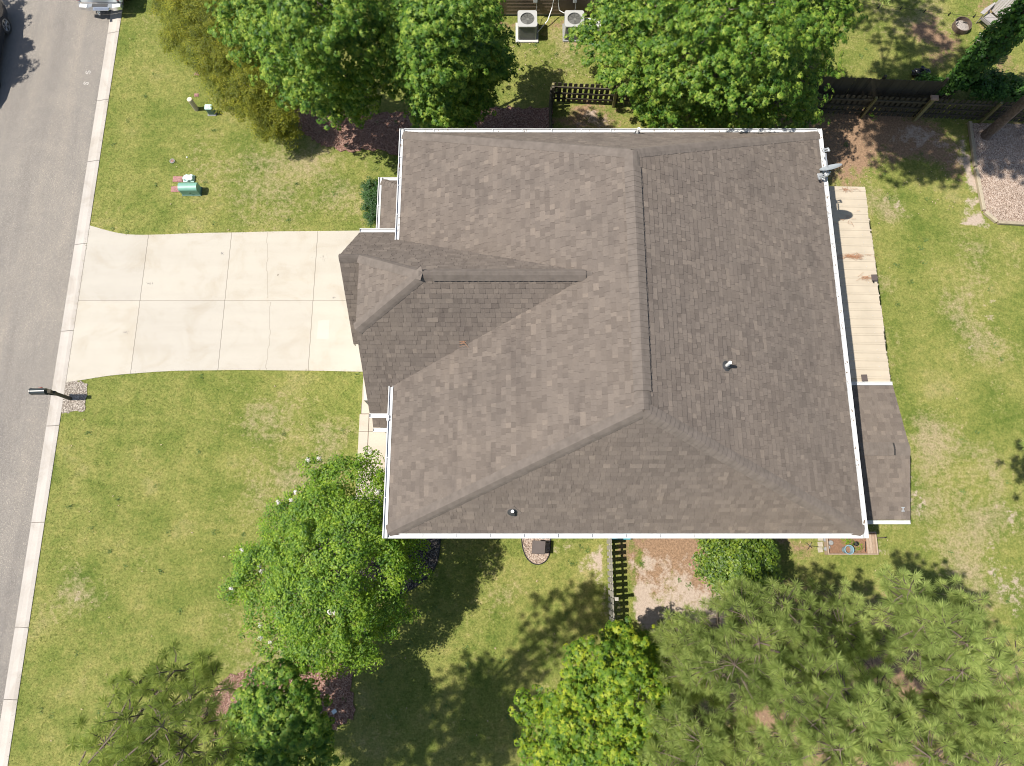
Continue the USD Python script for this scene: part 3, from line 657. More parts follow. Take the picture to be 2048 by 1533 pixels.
def capline(a, b, nA, nB, w=0.205, lift=0.026, seed=0, e=0.14, edge=0.55):
    """Overlapping cap pieces bent over a hip or ridge from a (low end) to b."""
    a, b = np.array(a, float), np.array(b, float); t = norm(b - a); Ln = np.linalg.norm(b - a); r = np.random.default_rng(seed)
    sa, sb = norm(np.cross(nA, t)), norm(np.cross(t, nB))
    up = norm(nA + nB)
    if sa @ up > 0: sa = -sa
    if sb @ up > 0: sb = -sb
    out = []
    for k in range(int(Ln / e)):
        s0, s1 = k * e, k * e + e * 1.25
        rows = []
        for s, h in ((s0, lift + 0.012 + r.uniform(0, 0.003)), (s1, lift)):
            c = a + t * s; ww = w * r.uniform(0.985, 1.015)
            rows.append([c + sa * ww + nA * h * edge, c + sa * ww * 0.55 + nA * h, c + sa * ww * 0.15 + nA * h, c + up * h * 1.03, c + sb * ww * 0.15 + nB * h, c + sb * ww * 0.55 + nB * h, c + sb * ww + nB * h * edge])
        top = np.array(rows[0] + rows[1]); bot = top.copy(); m = 7
        for i in range(m):
            dn = (nA if i < 3 else up if i == 3 else nB) * 0.011; bot[i] -= dn; bot[m + i] -= dn
        F = [[i, i + 1, m + i + 1, m + i] for i in range(m - 1)] + [[2 * m + i + 1, 2 * m + i, i, i + 1] for i in range(m - 1)]
        F += [[0, m, 3 * m, 2 * m], [m - 1, 3 * m - 1, 4 * m - 1, 2 * m - 1]]
        tm = MB().add(np.vstack([top, bot]), F).mesh()
        out.append(tm)
    return out


# --- roof planes (each polygon starts with its eave, counter-clockwise seen from above the plane)
wN, wS = (xW, yN, zE), (xW, yS, zE); eN, eS = (xE, yN, zE), (xE, yS, zE); rn, rs = (xm, rN, zR), (xm, rS, zR)
pW, pS, pE, pN = [wN, wS, rs, rn], [wS, eS, rs], [eS, eN, rn, rs], [eN, wN, rn]
xg, xf, xa, zh = -4.10, -4.67, -2.215, 7.09            # garage rake, front gable rake, hip apex, clipped gable height
xv = xW + (zGR - zE) / kW                                # where the garage ridge dies into the main slope
yvS = gS + (zE - zG) / gSL; yvN = gN - (zE - zG) / gSL
yhS, yhN = gS + (zh - zG) / gSL, gN - (zh - zG) / gSL
fy = yhN                                                 # front gable ridge
fS = fy - (zh - zG) / gSL
pGS = [(xg, gS, zG), (xW + 0.02, gS, zG), (xW, yvS, zE), (xv, gm, zGR), (xa, gm, zGR), (xg, yhS, zh)]
pGN = [(xW + 0.02, gN, zG), (xf, gN, zG), (xf, fy, zh), (xg, fy, zh), (xa, gm, zGR), (xv, gm, zGR), (xW, yvN, zE)]
pGW = [(xg, yhN, zh), (xg, yhS, zh), (xa, gm, zGR)]
pFS = [(xf, fS, zG), (-3.9, fS, zG), (-3.9, fy, zh), (xf, fy, zh)]
pA = [(-4.41, 12.42, 3.0), (-4.41, 9.2, 3.0), (-2.9, 9.2, 3.66), (-2.9, 11.6, 3.66)]
pA2 = [(-2.9, 12.42, 3.0), (-4.41, 12.42, 3.0), (-2.9, 11.6, 3.66)]
pB = [(-4.33, 3.92, 3.0), (-2.9, 3.92, 3.0), (-2.9, 4.75, 3.75), (-4.33, 4.75, 3.75)]
py0, py1, pz, pzr, px1 = 1.092, 5.28, 2.9, 3.40, 12.10
pym = (py0 + py1) / 2
pP1 = [(8.9, py0, pz), (px1, py0, pz), (px1, pym, pzr), (8.9, pym, pzr)]
pP2 = [(px1, py1, pz), (8.9, py1, pz), (8.9, pym, pzr), (px1, pym, pzr)]
roof = house.part('roof', deck(pW), M['felt'])
for k, p in enumerate((pS, pE, pN)): house.part('roof', deck(p), M['felt'])
groof = house.part('garage_roof', deck(pGS, 0.06), M['felt'])
for p in (pGN, pGW, pFS): house.part('garage_roof', deck(p, 0.06), M['felt'])
for p in (pA, pA2, pB): house.part('porch_roof', deck(p, 0.08), M['felt'])
for p in (pP1, pP2): house.part('rear_porch_roof', deck(p, 0.08), M['felt'])
for k, p in enumerate((pW, pS, pE, pN, pGS, pGN, pGW, pFS, pA, pA2, pB, pP1, pP2)): shingles(p, 100 + k)
SH.sort(key=lambda s: -s[0])
pick = np.random.default_rng(3).permutation(len(SH))
big = [i for i in range(len(SH)) if SH[i][0] > 0.020]
chosen = set(big[:300])
for i in sorted(chosen):
    house.part('shingle', (SH[i][1], SH[i][2]), M['tones'][int(pick[i]) % len(M['tones'])])
mb = MB()
for i in range(len(SH)):
    if i not in chosen: mb.add(SH[i][1], SH[i][2])
house.part('shingle', mb, M['shingle'], kind='stuff', label='the smaller brown shingles of all the roof slopes')

# --- hip and ridge caps, ridge vents
nm_ = lambda p: frame_of(p)[3]
caps = []
caps += capline(wS, rs, nm_(pW), nm_(pS), seed=1) + capline(eS, rs, nm_(pS), nm_(pE), seed=2) + capline(eN, rn, nm_(pE), nm_(pN), seed=3) + capline(wN, rn, nm_(pN), nm_(pW), seed=4)
caps += capline((xg, yhS, zh), (xa, gm, zGR), nm_(pGW), nm_(pGS), seed=5, w=0.19) + capline((xg, yhN, zh), (xa, gm, zGR), nm_(pGN), nm_(pGW), seed=6, w=0.19)
caps += capline((xf, fy, zh), (xg + 0.1, fy, zh), nm_(pGN), nm_(pFS), seed=7, w=0.19)
caps += capline((-2.9, 11.6, 3.66), (-4.41, 12.42, 3.0), nm_(pA2), nm_(pA), seed=8, w=0.15)
caps += capline((xm, rS, zR), (xm, rS + 0.5, zR), nm_(pW), nm_(pE), seed=9, lift=0.03) + capline((xm, rN, zR), (xm, rN - 0.45, zR), nm_(pW), nm_(pE), seed=10, lift=0.03)
caps += capline((xa - 0.10, gm, zGR), (xa + 0.33, gm, zGR), nm_(pGN), nm_(pGS), seed=11, lift=0.032, w=0.215) + capline((xv - 0.02, gm, zGR), (xv - 0.2, gm, zGR), nm_(pGN), nm_(pGS), seed=12, lift=0.02)
caps += capline((px1, pym, pzr), (px1 - 0.5, pym, pzr), nm_(pP1), nm_(pP2), seed=13, lift=0.02)


def vent(a, b, nA, nB, w=0.20, seed=20):
    a, b = np.array(a, float), np.array(b, float); t = norm(b - a); sa, sb, up = norm(np.cross(nA, t)), norm(np.cross(t, nB)), norm(nA + nB)
    if sa @ up > 0: sa = -sa
    if sb @ up > 0: sb = -sb
    mb = MB()
    for s, n in ((sa, nA), (sb, nB)):                    # louvred body under the caps
        q = [a + n * 0.012, b + n * 0.012, b + s * (w - 0.012) + n * 0.012, a + s * (w - 0.012) + n * 0.012]
        q = np.array(q + [x + n * 0.026 for x in q])
        mb.add(q, [[0, 1, 2, 3], [4, 7, 6, 5], [3, 2, 6, 7], [0, 3, 7, 4], [1, 5, 6, 2]])
    house.part('ridge_vent', mb, M['vent_gap'])
    return capline(a, b, nA, nB, w=w, lift=0.044, seed=seed, edge=1.0)


caps += vent((xm, rS + 0.45, zR), (xm, rN - 0.42, zR), nm_(pW), nm_(pE), 0.21)
caps += vent((xa + 0.24, gm, zGR), (xv - 0.2, gm, zGR), nm_(pGN), nm_(pGS), 0.20, 21)
caps += vent((9.6, pym, pzr), (px1 - 0.45, pym, pzr), nm_(pP1), nm_(pP2), 0.20, 22)
for t in caps[:300]: house.part('ridge_cap', t, M['cap'])
if len(caps) > 300:
    mb = MB()
    for t in caps[300:]: mb.tm(t)
    house.part('ridge_cap', mb, M['cap'], kind='stuff')


# --- gutters: an open K profile swept along the eave
def gutter(a, b, out, w=0.125, h=0.11, lab=None):
    a, b, out = np.array(a, float), np.array(b, float), np.array(out, float)
    pr = [(0.0, 0.0), (0.0, -h), (w * 0.72, -h), (w, -h * 0.45), (w, 0.004), (w - 0.022, 0.006), (w - 0.022, -0.010), (w - 0.010, -0.012), (w - 0.014, -0.04), (w * 0.80, -0.045), (0.012, -0.045), (0.012, 0.0)]
    n = len(pr); z = np.array([0, 0, 1.0])
    V = np.vstack([[q + out * x + z * y for x, y in pr] for q in (a, b)])
    F = [[i, (i + 1) % n, n + (i + 1) % n, n + i] for i in range(n)]
    mb = MB().add(V, F)
    for q in (a, b): mb.box(q + out * w / 2 + z * (-h / 2), (abs(out[0]) * w + abs(out[1]) * 0.004 + 1e-4, abs(out[1]) * w + abs(out[0]) * 0.004 + 1e-4, h * 0.98))
    ln = np.linalg.norm(b - a); t = (b - a) / ln
    k = int(ln / 0.9)
    for i in range(1, k):
        c = a + t * ln * i / k + out * w / 2 + z * 0.0
        mb.box(c, (0.02 if abs(out[1]) > .5 else w, w if abs(out[1]) > .5 else 0.02, 0.004))
    house.part('gutter', mb, M['white'], label=lab)


g0 = 0.02
gutter((xW - g0, yS - 0.14, zE), (xW - g0, yvS + 0.12, zE), (-1, 0, 0)); gutter((xW - g0, yvN - 0.12, zE), (xW - g0, yN + 0.14, zE), (-1, 0, 0))
gutter((xE + g0, yS - 0.14, zE), (xE + g0, yN + 0.14, zE), (1, 0, 0)); gutter((xW, yS - g0, zE), (xE, yS - g0, zE), (0, -1, 0)); gutter((xW, yN + g0, zE), (xE, yN + g0, zE), (0, 1, 0))
gutter((xg, gS - g0, zG), (xW - 0.16, gS - g0, zG), (0, -1, 0)); gutter((xf, gN + g0, zG), (xW - 0.16, gN + g0, zG), (0, 1, 0))
gutter((-4.43, 9.35, 3.0), (-4.43, 12.56, 3.0), (-1, 0, 0), 0.12); gutter((-4.41, 12.44, 3.0), (-2.9, 12.44, 3.0), (0, 1, 0), 0.12); gutter((-4.33, 3.90, 3.0), (-2.95, 3.90, 3.0), (0, -1, 0), 0.12)
gutter((8.95, py0 - g0, pz), (px1, py0 - g0, pz), (0, -1, 0), 0.11); gutter((8.95, py1 + g0, pz), (px1, py1 + g0, pz), (0, 1, 0), 0.11)
house.part('downspout', MB().tube([(xW - 0.1, 3.75, zE - 0.1), (xW + 0.05, 3.75, zE - 0.4), (xW + 0.3, 3.75, zE - 0.6), (xW + 0.3, 3.75, 3.5)], 0.035, 6), M['white'])
house.part('gutter_elbow', boxm((xW - 0.13, 3.72, zE + 0.004), (0.07, 0.16, 0.05), bev=0.01), M['white'])
# --- rake boards, walls
rk = MB()
for poly in ([(xf, gN, zG), (xf, fy, zh), (xf, fS, zG)], [(xg, yhN, zh), (xg, yhS, zh), (xg, gS, zG)], [(px1, py0, pz), (px1, pym, pzr), (px1, py1, pz)]):
    for a, b in zip(poly[:-1], poly[1:]):
        a, b = np.array(a) + (0.008, 0, -0.035), np.array(b) + (0.008, 0, -0.035)
        if a[0] > 0: a[0] -= 0.03; b[0] -= 0.03
        q = np.array([a, b, b - (0, 0, .16), a - (0, 0, .16)]); q2 = q + (0.022, 0, 0)
        rk.add(np.vstack([q, q2]), [[0, 1, 2, 3], [7, 6, 5, 4], [0, 4, 5, 1], [3, 2, 6, 7], [0, 3, 7, 4], [1, 5, 6, 2]])
house.part('rake_board', rk, M['siding'])
house.part('wall', MB().prism([(-2.9, 1.0), (8.93, 1.0), (8.93, 12.2), (-2.9, 12.2)], 0, zE - 0.06), M['siding'])
gw = MB().prism([(-4.3, gS + 0.38), (-2.92, gS + 0.38), (-2.92, gN - 0.35), (-4.3, gN - 0.35)], 0, zG - 0.06)
gw.prism([(-3.93, gS + 0.38), (-3.7, gS + 0.38), (-3.7, gN - 0.35), (-3.93, gN - 0.35)], zG - 0.06, zG + 0.25)
house.part('garage_wall', gw, M['siding'])
house.part('garage_door', boxm((-4.31, 7.85, 1.07), (0.04, 2.7, 2.14), bev=0.01), M['white'])
for y in (6.6, 9.2): pass
for (y, z) in ((2.2, 1.4), (2.2, 4.2), (11.0, 4.2)):
    f = house.part('window', boxm((-2.91, y, z), (0.06, 1.0, 1.4)), M['white'])
    house.part('pane', boxm((-2.945, y, z), (0.012, 0.86, 1.26)), M['glass'], parent=f)
for y in (7.5, 10.0):
    f = house.part('window', boxm((8.94, y, 4.2), (0.06, 1.0, 1.4)), M['white'])
    house.part('pane', boxm((8.975, y, 4.2), (0.012, 0.86, 1.26)), M['glass'], parent=f)
for x in (0.0, 6.5):
    f = house.part('window', boxm((x, 0.99, 4.2), (1.0, 0.06, 1.4)), M['white'])
    house.part('pane', boxm((x, 0.955, 4.2), (0.86, 0.012, 1.26)), M['glass'], parent=f)
house.part('rear_door', boxm((8.945, 3.2, 1.05), (0.05, 1.6, 2.1), bev=0.01), M['white'])
for y in (py0 + 0.25, py1 - 0.25): house.part('porch_post', boxm((px1 - 0.25, y, 1.43), (0.12, 0.12, 2.74), bev=0.01), M['white'])
house.part('porch_slab', boxm((10.45, 3.19, 0.03), (3.0, 4.0, 0.12), bev=0.01), M['walk'])
for y in (9.5, 12.1): house.part('porch_post', boxm((-4.3, y, 1.42), (0.12, 0.12, 2.84), bev=0.01), M['white'])
house.part('porch_post', boxm((-4.2, 4.1, 1.4), (0.12, 0.12, 2.8), bev=0.01), M['white'])
# --- plumbing vents
for (c, hgt, mat, top) in (((0.013, 1.13, 6.246), 0.16, 'boot', 1), ((5.357, 4.633, 7.707), 0.36, 'pvc', 0), ((3.769, 12.36, 5.86), 0.30, 'pvc', 0)):
    c = np.array(c); n = nm_(pS) if c[1] < 2 else nm_(pE) if c[1] < 9 else nm_(pN)
    q = house.part('vent_pipe', lathe([(0.0, -0.05), (0.042, -0.05), (0.042, hgt), (0.032, hgt), (0.032, hgt - 0.05), (0, hgt - 0.05)], c, 14), M[mat] if not top else M['pvc'], smooth=40)
    R = trimesh.geometry.align_vectors([0, 0, 1], n)
    fl = trimesh.creation.revolve(np.array([(0.0, 0.012), (0.14, 0.012), (0.14, 0.018), (0.085, 0.03), (0.06, 0.10), (0.0, 0.10)]), sections=18); fl.apply_transform(R); fl.apply_translation(c)
    house.part('flashing', fl, M['boot'], parent=q, smooth=40)
    bs = boxm((0, 0, 0.016), (0.34, 0.34, 0.006)); bs.apply_transform(R); bs.apply_translation(c + n * 0.0)
    house.part('flashing_plate', bs, M['cap'], parent=q)
# pale scrap of metal on the rear porch roof
p = np.array([11.87, 1.40, 0]); p[2] = pz + (p[1] - py0) * (pzr - pz) / (pym - py0) + 0.03
sc = MB().box((0, 0.055, 0), (0.10, 0.03, 0.015)).box((0, -0.055, 0), (0.10, 0.03, 0.015)).box((0, 0, 0.004), (0.04, 0.12, 0.015))
t = sc.mesh(); t.apply_transform(trimesh.transformations.euler_matrix(math.atan2(pzr - pz, pym - py0), 0, 0)); t.apply_translation(p)
single('metal_clip', t, M['galv'], 'small pale clip shaped like an H lying on the rear porch roof', 'metal clip')

M['litter'] = solid('leaf_litter', (0.16, 0.115, 0.08), 0.85, var=0.4, scale=30)
# leaf litter and grit lying in the rear gutter
r_ = np.random.default_rng(12)
for x0, x1, y0, y1, n in ((xE + .035, xE + .115, yS, yN, 120), (xW - .12, xW - .05, yvN, yN, 14), (xW, xE, yN + .04, yN + .12, 30)):
    mb = MB()
    for k in range(n):
        c = np.array([r_.uniform(x0, x1), r_.uniform(y0, y1), zE - .036 + r_.uniform(0, .012)]); a = r_.uniform(0, 3.14); l, w = r_.uniform(.01, .05), r_.uniform(.006, .016); d = np.array([math.cos(a) * .4, math.sin(a), 0]) * l; q = np.array([-math.sin(a), math.cos(a) * .4, 0]) * w
        mb.add([c - d - q, c + d - q, c + d + q + (0, 0, .008), c - d + q], [[0, 1, 2, 3]])
    house.part('gutter_litter', mb, M['litter'], kind='stuff')

# ---------------------------------------------------------------- patio cover
pc = Thing('patio_cover', 'cream ribbed panel patio roof along the back wall of the house', 'patio cover', (10.6, 8.9, 0))
xpe = 12.19; yP = np.linspace(5.47, 12.40, 9); zi, zo = 2.72, 2.58
r_ = np.random.default_rng(21)
for a, b in zip(yP[:-1], yP[1:]):
    dz = r_.uniform(0, 0.006); dx = r_.uniform(-0.015, 0.02) + (b < 11.2) * 0.02
    prof = [(0.0, 0.0)]; W = b - a + 0.03; k = 3
    for j in range(k):
        c = W * (j + 0.5) / k
        prof += [(c - 0.045, 0.0), (c - 0.025, 0.022), (c + 0.025, 0.022), (c + 0.045, 0.0)]
    prof += [(W, 0.004)]
    P_ = np.array(prof); n = len(P_); X = np.array([9.0, xpe + dx]); Z = np.array([zi, zo])
    V = np.vstack([np.c_[np.full(n, X[i]), a - 0.01 + P_[:, 0], Z[i] + P_[:, 1] + dz] for i in (0, 1)]); V = np.vstack([V, V - (0, 0, 0.004)])
    F = [[i, n + i, n + i + 1, i + 1] for i in range(n - 1)] + [[2 * n + i, 2 * n + i + 1, 3 * n + i + 1, 3 * n + i] for i in range(n - 1)] + [[n + i, 3 * n + i, 3 * n + i + 1, n + i + 1] for i in range(n - 1)]
    p_ = pc.part('roof_panel', MB().add(V, F), M['panel'])
    mb = MB()
    for j in range(3):
        for x in (9.6, 10.7, 11.9): mb.box((x, a + W * (j + 0.5) / 3 + 0.07, zi + (x - 9) / 3.19 * (zo - zi) + 0.012), (0.018, 0.018, 0.012))
    pc.part('screw', mb, M['galv'], parent=p_, kind='stuff')
pc.part('beam', boxm((xpe - 0.30, 8.93, 2.49), (0.09, 6.85, 0.15), bev=0.008), M['timber']); pc.part('beam', boxm((9.1, 8.93, 2.61), (0.05, 6.85, 0.14)), M['timber'])
for y in (5.7, 8.0, 10.2, 12.2): pc.part('post', boxm((xpe - 0.30, y, 1.2), (0.10, 0.10, 2.42), bev=0.008), M['timber'])
for y in np.linspace(5.55, 12.35, 8): pc.part('rafter', boxm((10.6, y, 2.565), (2.9, 0.045, 0.10), ry=0.0439), M['timber'])
for y in np.linspace(5.7, 11.2, 15): pc.part('rafter_end', boxm((xpe + 0.03, y, 2.555), (0.05, 0.06, 0.03), bev=0.006), M['panel'])
pc.part('floor_slab', boxm((10.5, 8.9, 0.02), (3.0, 6.8, 0.1), bev=0.01), M['walk'])


def solar(px, py, lab, s=0.19):
    c = at(px, py, 2.64); t = Thing('solar_light', lab, 'solar light', c, 'solar lights on the patio roof')
    t.part('panel', boxm((c[0], c[1], 2.70), (s, s * 1.15, 0.025), 0.03, 0.006), M['brownbox']); t.part('lamp_body', boxm((c[0], c[1], 2.655), (s * .7, s * .7, 0.06), 0.03, 0.01), M['black'])
    t.part('bracket', boxm((c[0], c[1] - 0.1, 2.62), (0.04, 0.12, 0.02), 0.03), M['black'])


solar(1747, 557, 'small dark square solar light clipped to the outer patio roof edge'); solar(1727, 757, 'dark square solar light on the patio roof corner beside the rear porch')
single('stick', tube([at(1750, 767, 2.5), at(1757, 763, 2.52), at(1762, 764, 2.52)], 0.018, 6), M['pvc'], 'short pale stick in the gap between patio roof and rear porch', 'stick')


def needles(px, py, rx, ry, n, lab, seed, z=2.66, Ln=0.28):
    r = np.random.default_rng(seed); mb = MB(); k = mpp(px, py, z)
    for i in range(n):
        c = at(px + r.normal(0, rx), py + r.normal(0, ry), z); a = r.normal(0, 0.55) + (math.pi if r.random() < .5 else 0); l = Ln * r.uniform(.4, 1); d = np.array([math.cos(a), math.sin(a), 0]); s = np.array([-d[1], d[0], 0]) * 0.0035
        h = c + (0, 0, r.uniform(0.004, 0.022)); mb.add([h - d * l / 2 - s, h - d * l / 2 + s, h + d * l / 2 + s + (0, 0, .008), h + d * l / 2 - s + (0, 0, .008)], [[0, 1, 2, 3]])
    single('pine_needles', mb, M['needle_dead'], lab, 'pine needles', kind='stuff')


needles(1708, 513, 15, 2.6, 70, 'rusty line of fallen pine needles across the middle of the patio roof', 1)
needles(1733, 556, 8, 2.5, 18, 'small clump of rusty pine needles beside the solar light', 2)
needles(1698, 440, 9, 7, 12, 'few scattered rusty pine needles near the satellite dish shadow', 3)
needles(930, 688, 6, 3, 7, 'few rusty pine needles caught in the valley of the garage roof', 5, z=6.80, Ln=.2)
needles(1695, 380, 10, 1.5, 14, 'few rusty needles on the far end of the patio roof', 4)

# ---------------------------------------------------------------- satellite dish
dc = at(1662, 338, 5.95)
dish = Thing('satellite_dish', 'grey satellite dish with arm clamped to the rear roof edge', 'satellite dish', (9.35, dc[1], 5.6))
nd = norm(np.array([-0.33, 0.76, 0.56]))
R = trimesh.geometry.align_vectors([0, 0, 1], nd)
rr = np.linspace(0, 1, 9); pr = np.array([(0.30 * q, 0.055 * q * q) for q in rr] + [(0.30 * q, 0.055 * q * q - 0.006) for q in rr[::-1]])
bowl = trimesh.creation.revolve(pr, sections=40); bowl.apply_scale((1.08, 0.95, 1)); bowl.apply_transform(R); bowl.apply_translation(dc)
dish.part('reflector', bowl, M['dish'], smooth=50)
foot = at(1640, 350, 5.75)
arm0 = dc + np.array([0.02, -0.10, -0.16]); lnb = at(1650, 303, 6.1)
dish.part('feed_arm', MB().tube([arm0, dc + (-.05, 0.10, -0.12), lnb + (0.02, -0.05, -0.02)], 0.024, 6), M['galv'])
dish.part('receiver', MB().box(lnb + (-0.05, 0.03, 0), (0.05, 0.12, 0.06), 0.3, 0.01).box(lnb + (0.11, 0.05, 0), (0.05, 0.12, 0.06), 0.3, 0.01).box(lnb + (0.03, 0.075, 0), (0.17, 0.04, 0.05), 0.3, 0.008).box(lnb + (0.03, 0.0, 0), (0.16, 0.03, 0.04), 0.3, 0.008), M['galv'])
dish.part('mast', MB().tube([dc + (0, -0.06, -0.05), dc + (-0.10, -0.16, -0.1), dc + (-0.16, -0.2, -0.26), foot], 0.028, 8), M['galv'])
dish.part('mount', MB().box(foot + (0, 0, 0.0), (0.16, 0.1, 0.05), 0.2, 0.01).box(dc + (-0.12, -0.14, -0.08), (0.1, 0.12, 0.12), 0.4, 0.015).tube([dc + (-0.14, -0.2, -0.06), dc + (-0.36, -0.26, -0.06)], 0.018).box(dc + (-0.36, -0.26, -0.06), (0.05, 0.12, 0.04), 0.3), M['galv'])

# ---------------------------------------------------------------- mailbox
mbx = at(141, 798); mail = Thing('mailbox', 'black arched mailbox on a wooden post at the curb by the driveway', 'mailbox', mbx)
pb = mbx; hz = 1.12
mail.part('post', boxm((pb[0], pb[1], 0.6), (0.10, 0.10, 1.2), bev=0.008), M['darkwood']); mail.part('arm', boxm((pb[0] - 0.25, pb[1], 1.02), (0.72, 0.09, 0.09), bev=0.008), M['darkwood'])
br = boxm((pb[0] - 0.24, pb[1], 0.80), (0.46, 0.07, 0.07), ry=0.75, bev=0.006); mail.part('brace', br, M['darkwood'])
a = np.linspace(0, math.pi, 11); pf = [(-0.105, 0.0), (0.105, 0.0)] + [(0.105 * math.cos(t), 0.13 + 0.105 * math.sin(t)) for t in a]
bx = trimesh.creation.extrude_polygon(Polygon(pf).buffer(0), 0.50, engine='earcut')
bx.apply_transform(np.array([[0, 0, 1, 0], [1, 0, 0, 0], [0, 1, 0, 0], [0, 0, 0, 1.0]])); bx.apply_translation((pb[0] - 0.62, pb[1], 1.07))
mail.part('box', bx, M['mailbox'], smooth=35)
dr = trimesh.creation.extrude_polygon(Polygon(pf).buffer(0.008), 0.02, engine='earcut'); dr.apply_transform(np.array([[0, 0, 1, 0], [1, 0, 0, 0], [0, 1, 0, 0], [0, 0, 0, 1.0]])); dr.apply_translation((pb[0] - 0.64, pb[1], 1.07)); mail.part('door', dr, M['mailbox'], smooth=35)
mail.part('flag', MB().box((pb[0] - 0.30, pb[1] + 0.115, 1.22), (0.16, 0.008, 0.03)).box((pb[0] - 0.24, pb[1] + 0.115, 1.27), (0.05, 0.008, 0.07)), M['redlamp'])
mail.part('post_cap', MB().box((pb[0], pb[1], 1.215), (0.13, 0.13, 0.03), bev=0.01), M['darkwood'])

# ---------------------------------------------------------------- utility boxes on the lawn
c = at(385, 384); gb = Thing('utility_box', 'large green utility pedestal with rounded lid on the lawn', 'utility box', c)
a = np.linspace(0.15, math.pi - 0.15, 9); W2, D2, Hh = 0.35, 0.16, 0.52
pf = [(-D2, 0), (D2, 0), (D2, Hh * 0.72)] + [(D2 * math.cos(t) / math.cos(0.15), Hh * 0.72 + 0.12 * math.sin(t)) for t in a] + [(-D2, Hh * 0.72)]
def extr_x(poly, w, c): 
    t = trimesh.creation.extrude_polygon(Polygon(poly).buffer(0), w, engine='earcut'); t.apply_transform(np.array([[0, 0, 1, 0], [1, 0, 0, 0], [0, 1, 0, 0], [0, 0, 0, 1.0]])); t.apply_translation(c); return t
gb.part('cabinet', extr_x([(-D2, 0), (D2, 0), (D2, Hh * 0.70), (-D2, Hh * 0.70)], 2 * W2 - 0.02, (c[0] - W2 + 0.01, c[1], 0)), M['green'])
gb.part('lid', extr_x([(D2 + .008, Hh * 0.66)] + [((D2 + .008) * math.cos(t) / math.cos(0.15), Hh * 0.72 + 0.12 * math.sin(t)) for t in a] + [(-D2 - .008, Hh * 0.66)], 2 * W2, (c[0] - W2, c[1], 0)), M['green'], smooth=30)
gb.part('base', boxm((c[0], c[1], 0.02), (0.74, 0.38, 0.06), bev=0.01), M['dkgreen']); gb.part('latch', boxm((c[0], c[1] - D2 - 0.008, 0.2), (0.05, 0.016, 0.09), bev=0.004), M['dkgreen'])
c = at(379, 358); mt = Thing('utility_cover', 'pale mint molded cover sitting behind the green utility pedestal', 'utility cover', c)
mb = MB(); 
for dx, dy, r in ((-.13, -.03, .08), (-.05, .05, .085), (.04, .03, .09), (.12, .07, .075), (.12, -.05, .08), (0, -.06, .1)): mb.tm(lathe([(0, 0), (r, 0), (r, .12), (r * .8, .16), (0, .175)], (c[0] + dx, c[1] + dy - 0.02, 0), 12))
mt.part('cover', mb, M['mint'], smooth=35); mt.part('base', boxm((c[0], c[1] - .02, .03), (.42, .3, .06), bev=.01), M['mint'])
c = at(425, 227); pd = Thing('utility_pedestal', 'small dark green cable pedestal half under the olive shrub', 'utility box', c)
pd.part('body', boxm((c[0], c[1], 0.19), (0.26, 0.2, 0.38), bev=0.02), M['dkgreen']); pd.part('cap', boxm((c[0], c[1], 0.41), (0.29, 0.23, 0.07), bev=0.03), M['mint']); pd.part('base', boxm((c[0], c[1], 0.015), (0.34, 0.26, 0.05), bev=0.01), M['stone'])
c = at(393, 219); ps = Thing('marker_post', 'short tan round marker post with a flat top on the lawn', 'post', c)
ps.part('tube', lathe([(0, 0), (0.095, 0), (0.095, 0.60), (0, 0.60)], c, 18), M['tan'], smooth=40); ps.part('cap', lathe([(0, 0.60), (0.102, 0.60), (0.102, 0.64), (0.09, 0.655), (0, 0.66)], c, 18), M['tantop'], smooth=40)
for (px, py, w, h, lab) in ((356, 359, .34, .2, 'reddish rectangular ground lid beside the green pedestal, nearer the trees'), (352, 379, .32, .2, 'reddish rectangular ground lid beside the green pedestal, nearer the driveway'),
                            (394, 147, .13, .17, 'reddish ground lid at the edge of the olive shrub'), (393, 191, .13, .1, 'small reddish ground lid just behind the tan post')):
    c = at(px, py); t = Thing('ground_lid', lab, 'ground lid', c); t.part('lid', boxm((c[0], c[1], 0.012), (w, h, 0.04), 0.0, 0.01), M['pinklid']); t.part('frame', boxm((c[0], c[1], 0.004), (w + .04, h + .04, 0.03)), M['pinklid'])
c = at(345, 323); t = Thing('water_cover', 'small round metal valve cover in the lawn', 'valve cover', c); t.part('ring', lathe([(0.07, 0), (0.1, 0), (0.1, 0.03), (0.07, 0.035)], c, 16), M['stone']); t.part('lid', lathe([(0, 0.0), (0.068, 0.0), (0.068, 0.022), (0, 0.03)], c, 16), M['pinklid'])
c = at(374, 315); single('pebble', trimesh.creation.icosphere(1, 0.03).apply_translation(c), M['pvc'], 'tiny white pebble on the lawn near the valve cover', 'pebble')
c = at(670, 1422); t = Thing('yard_sign', 'small white paper tag lying under the small sweetgum', 'tag', c); t.part('card', boxm((c[0], c[1], 0.12), (0.14, 0.13, 0.012), 0.6, 0.0, 0.3, 0.2), M['paper']); t.part('stake', tube([(c[0], c[1], 0), (c[0], c[1], 0.12)], 0.006, 5), M['galv'])

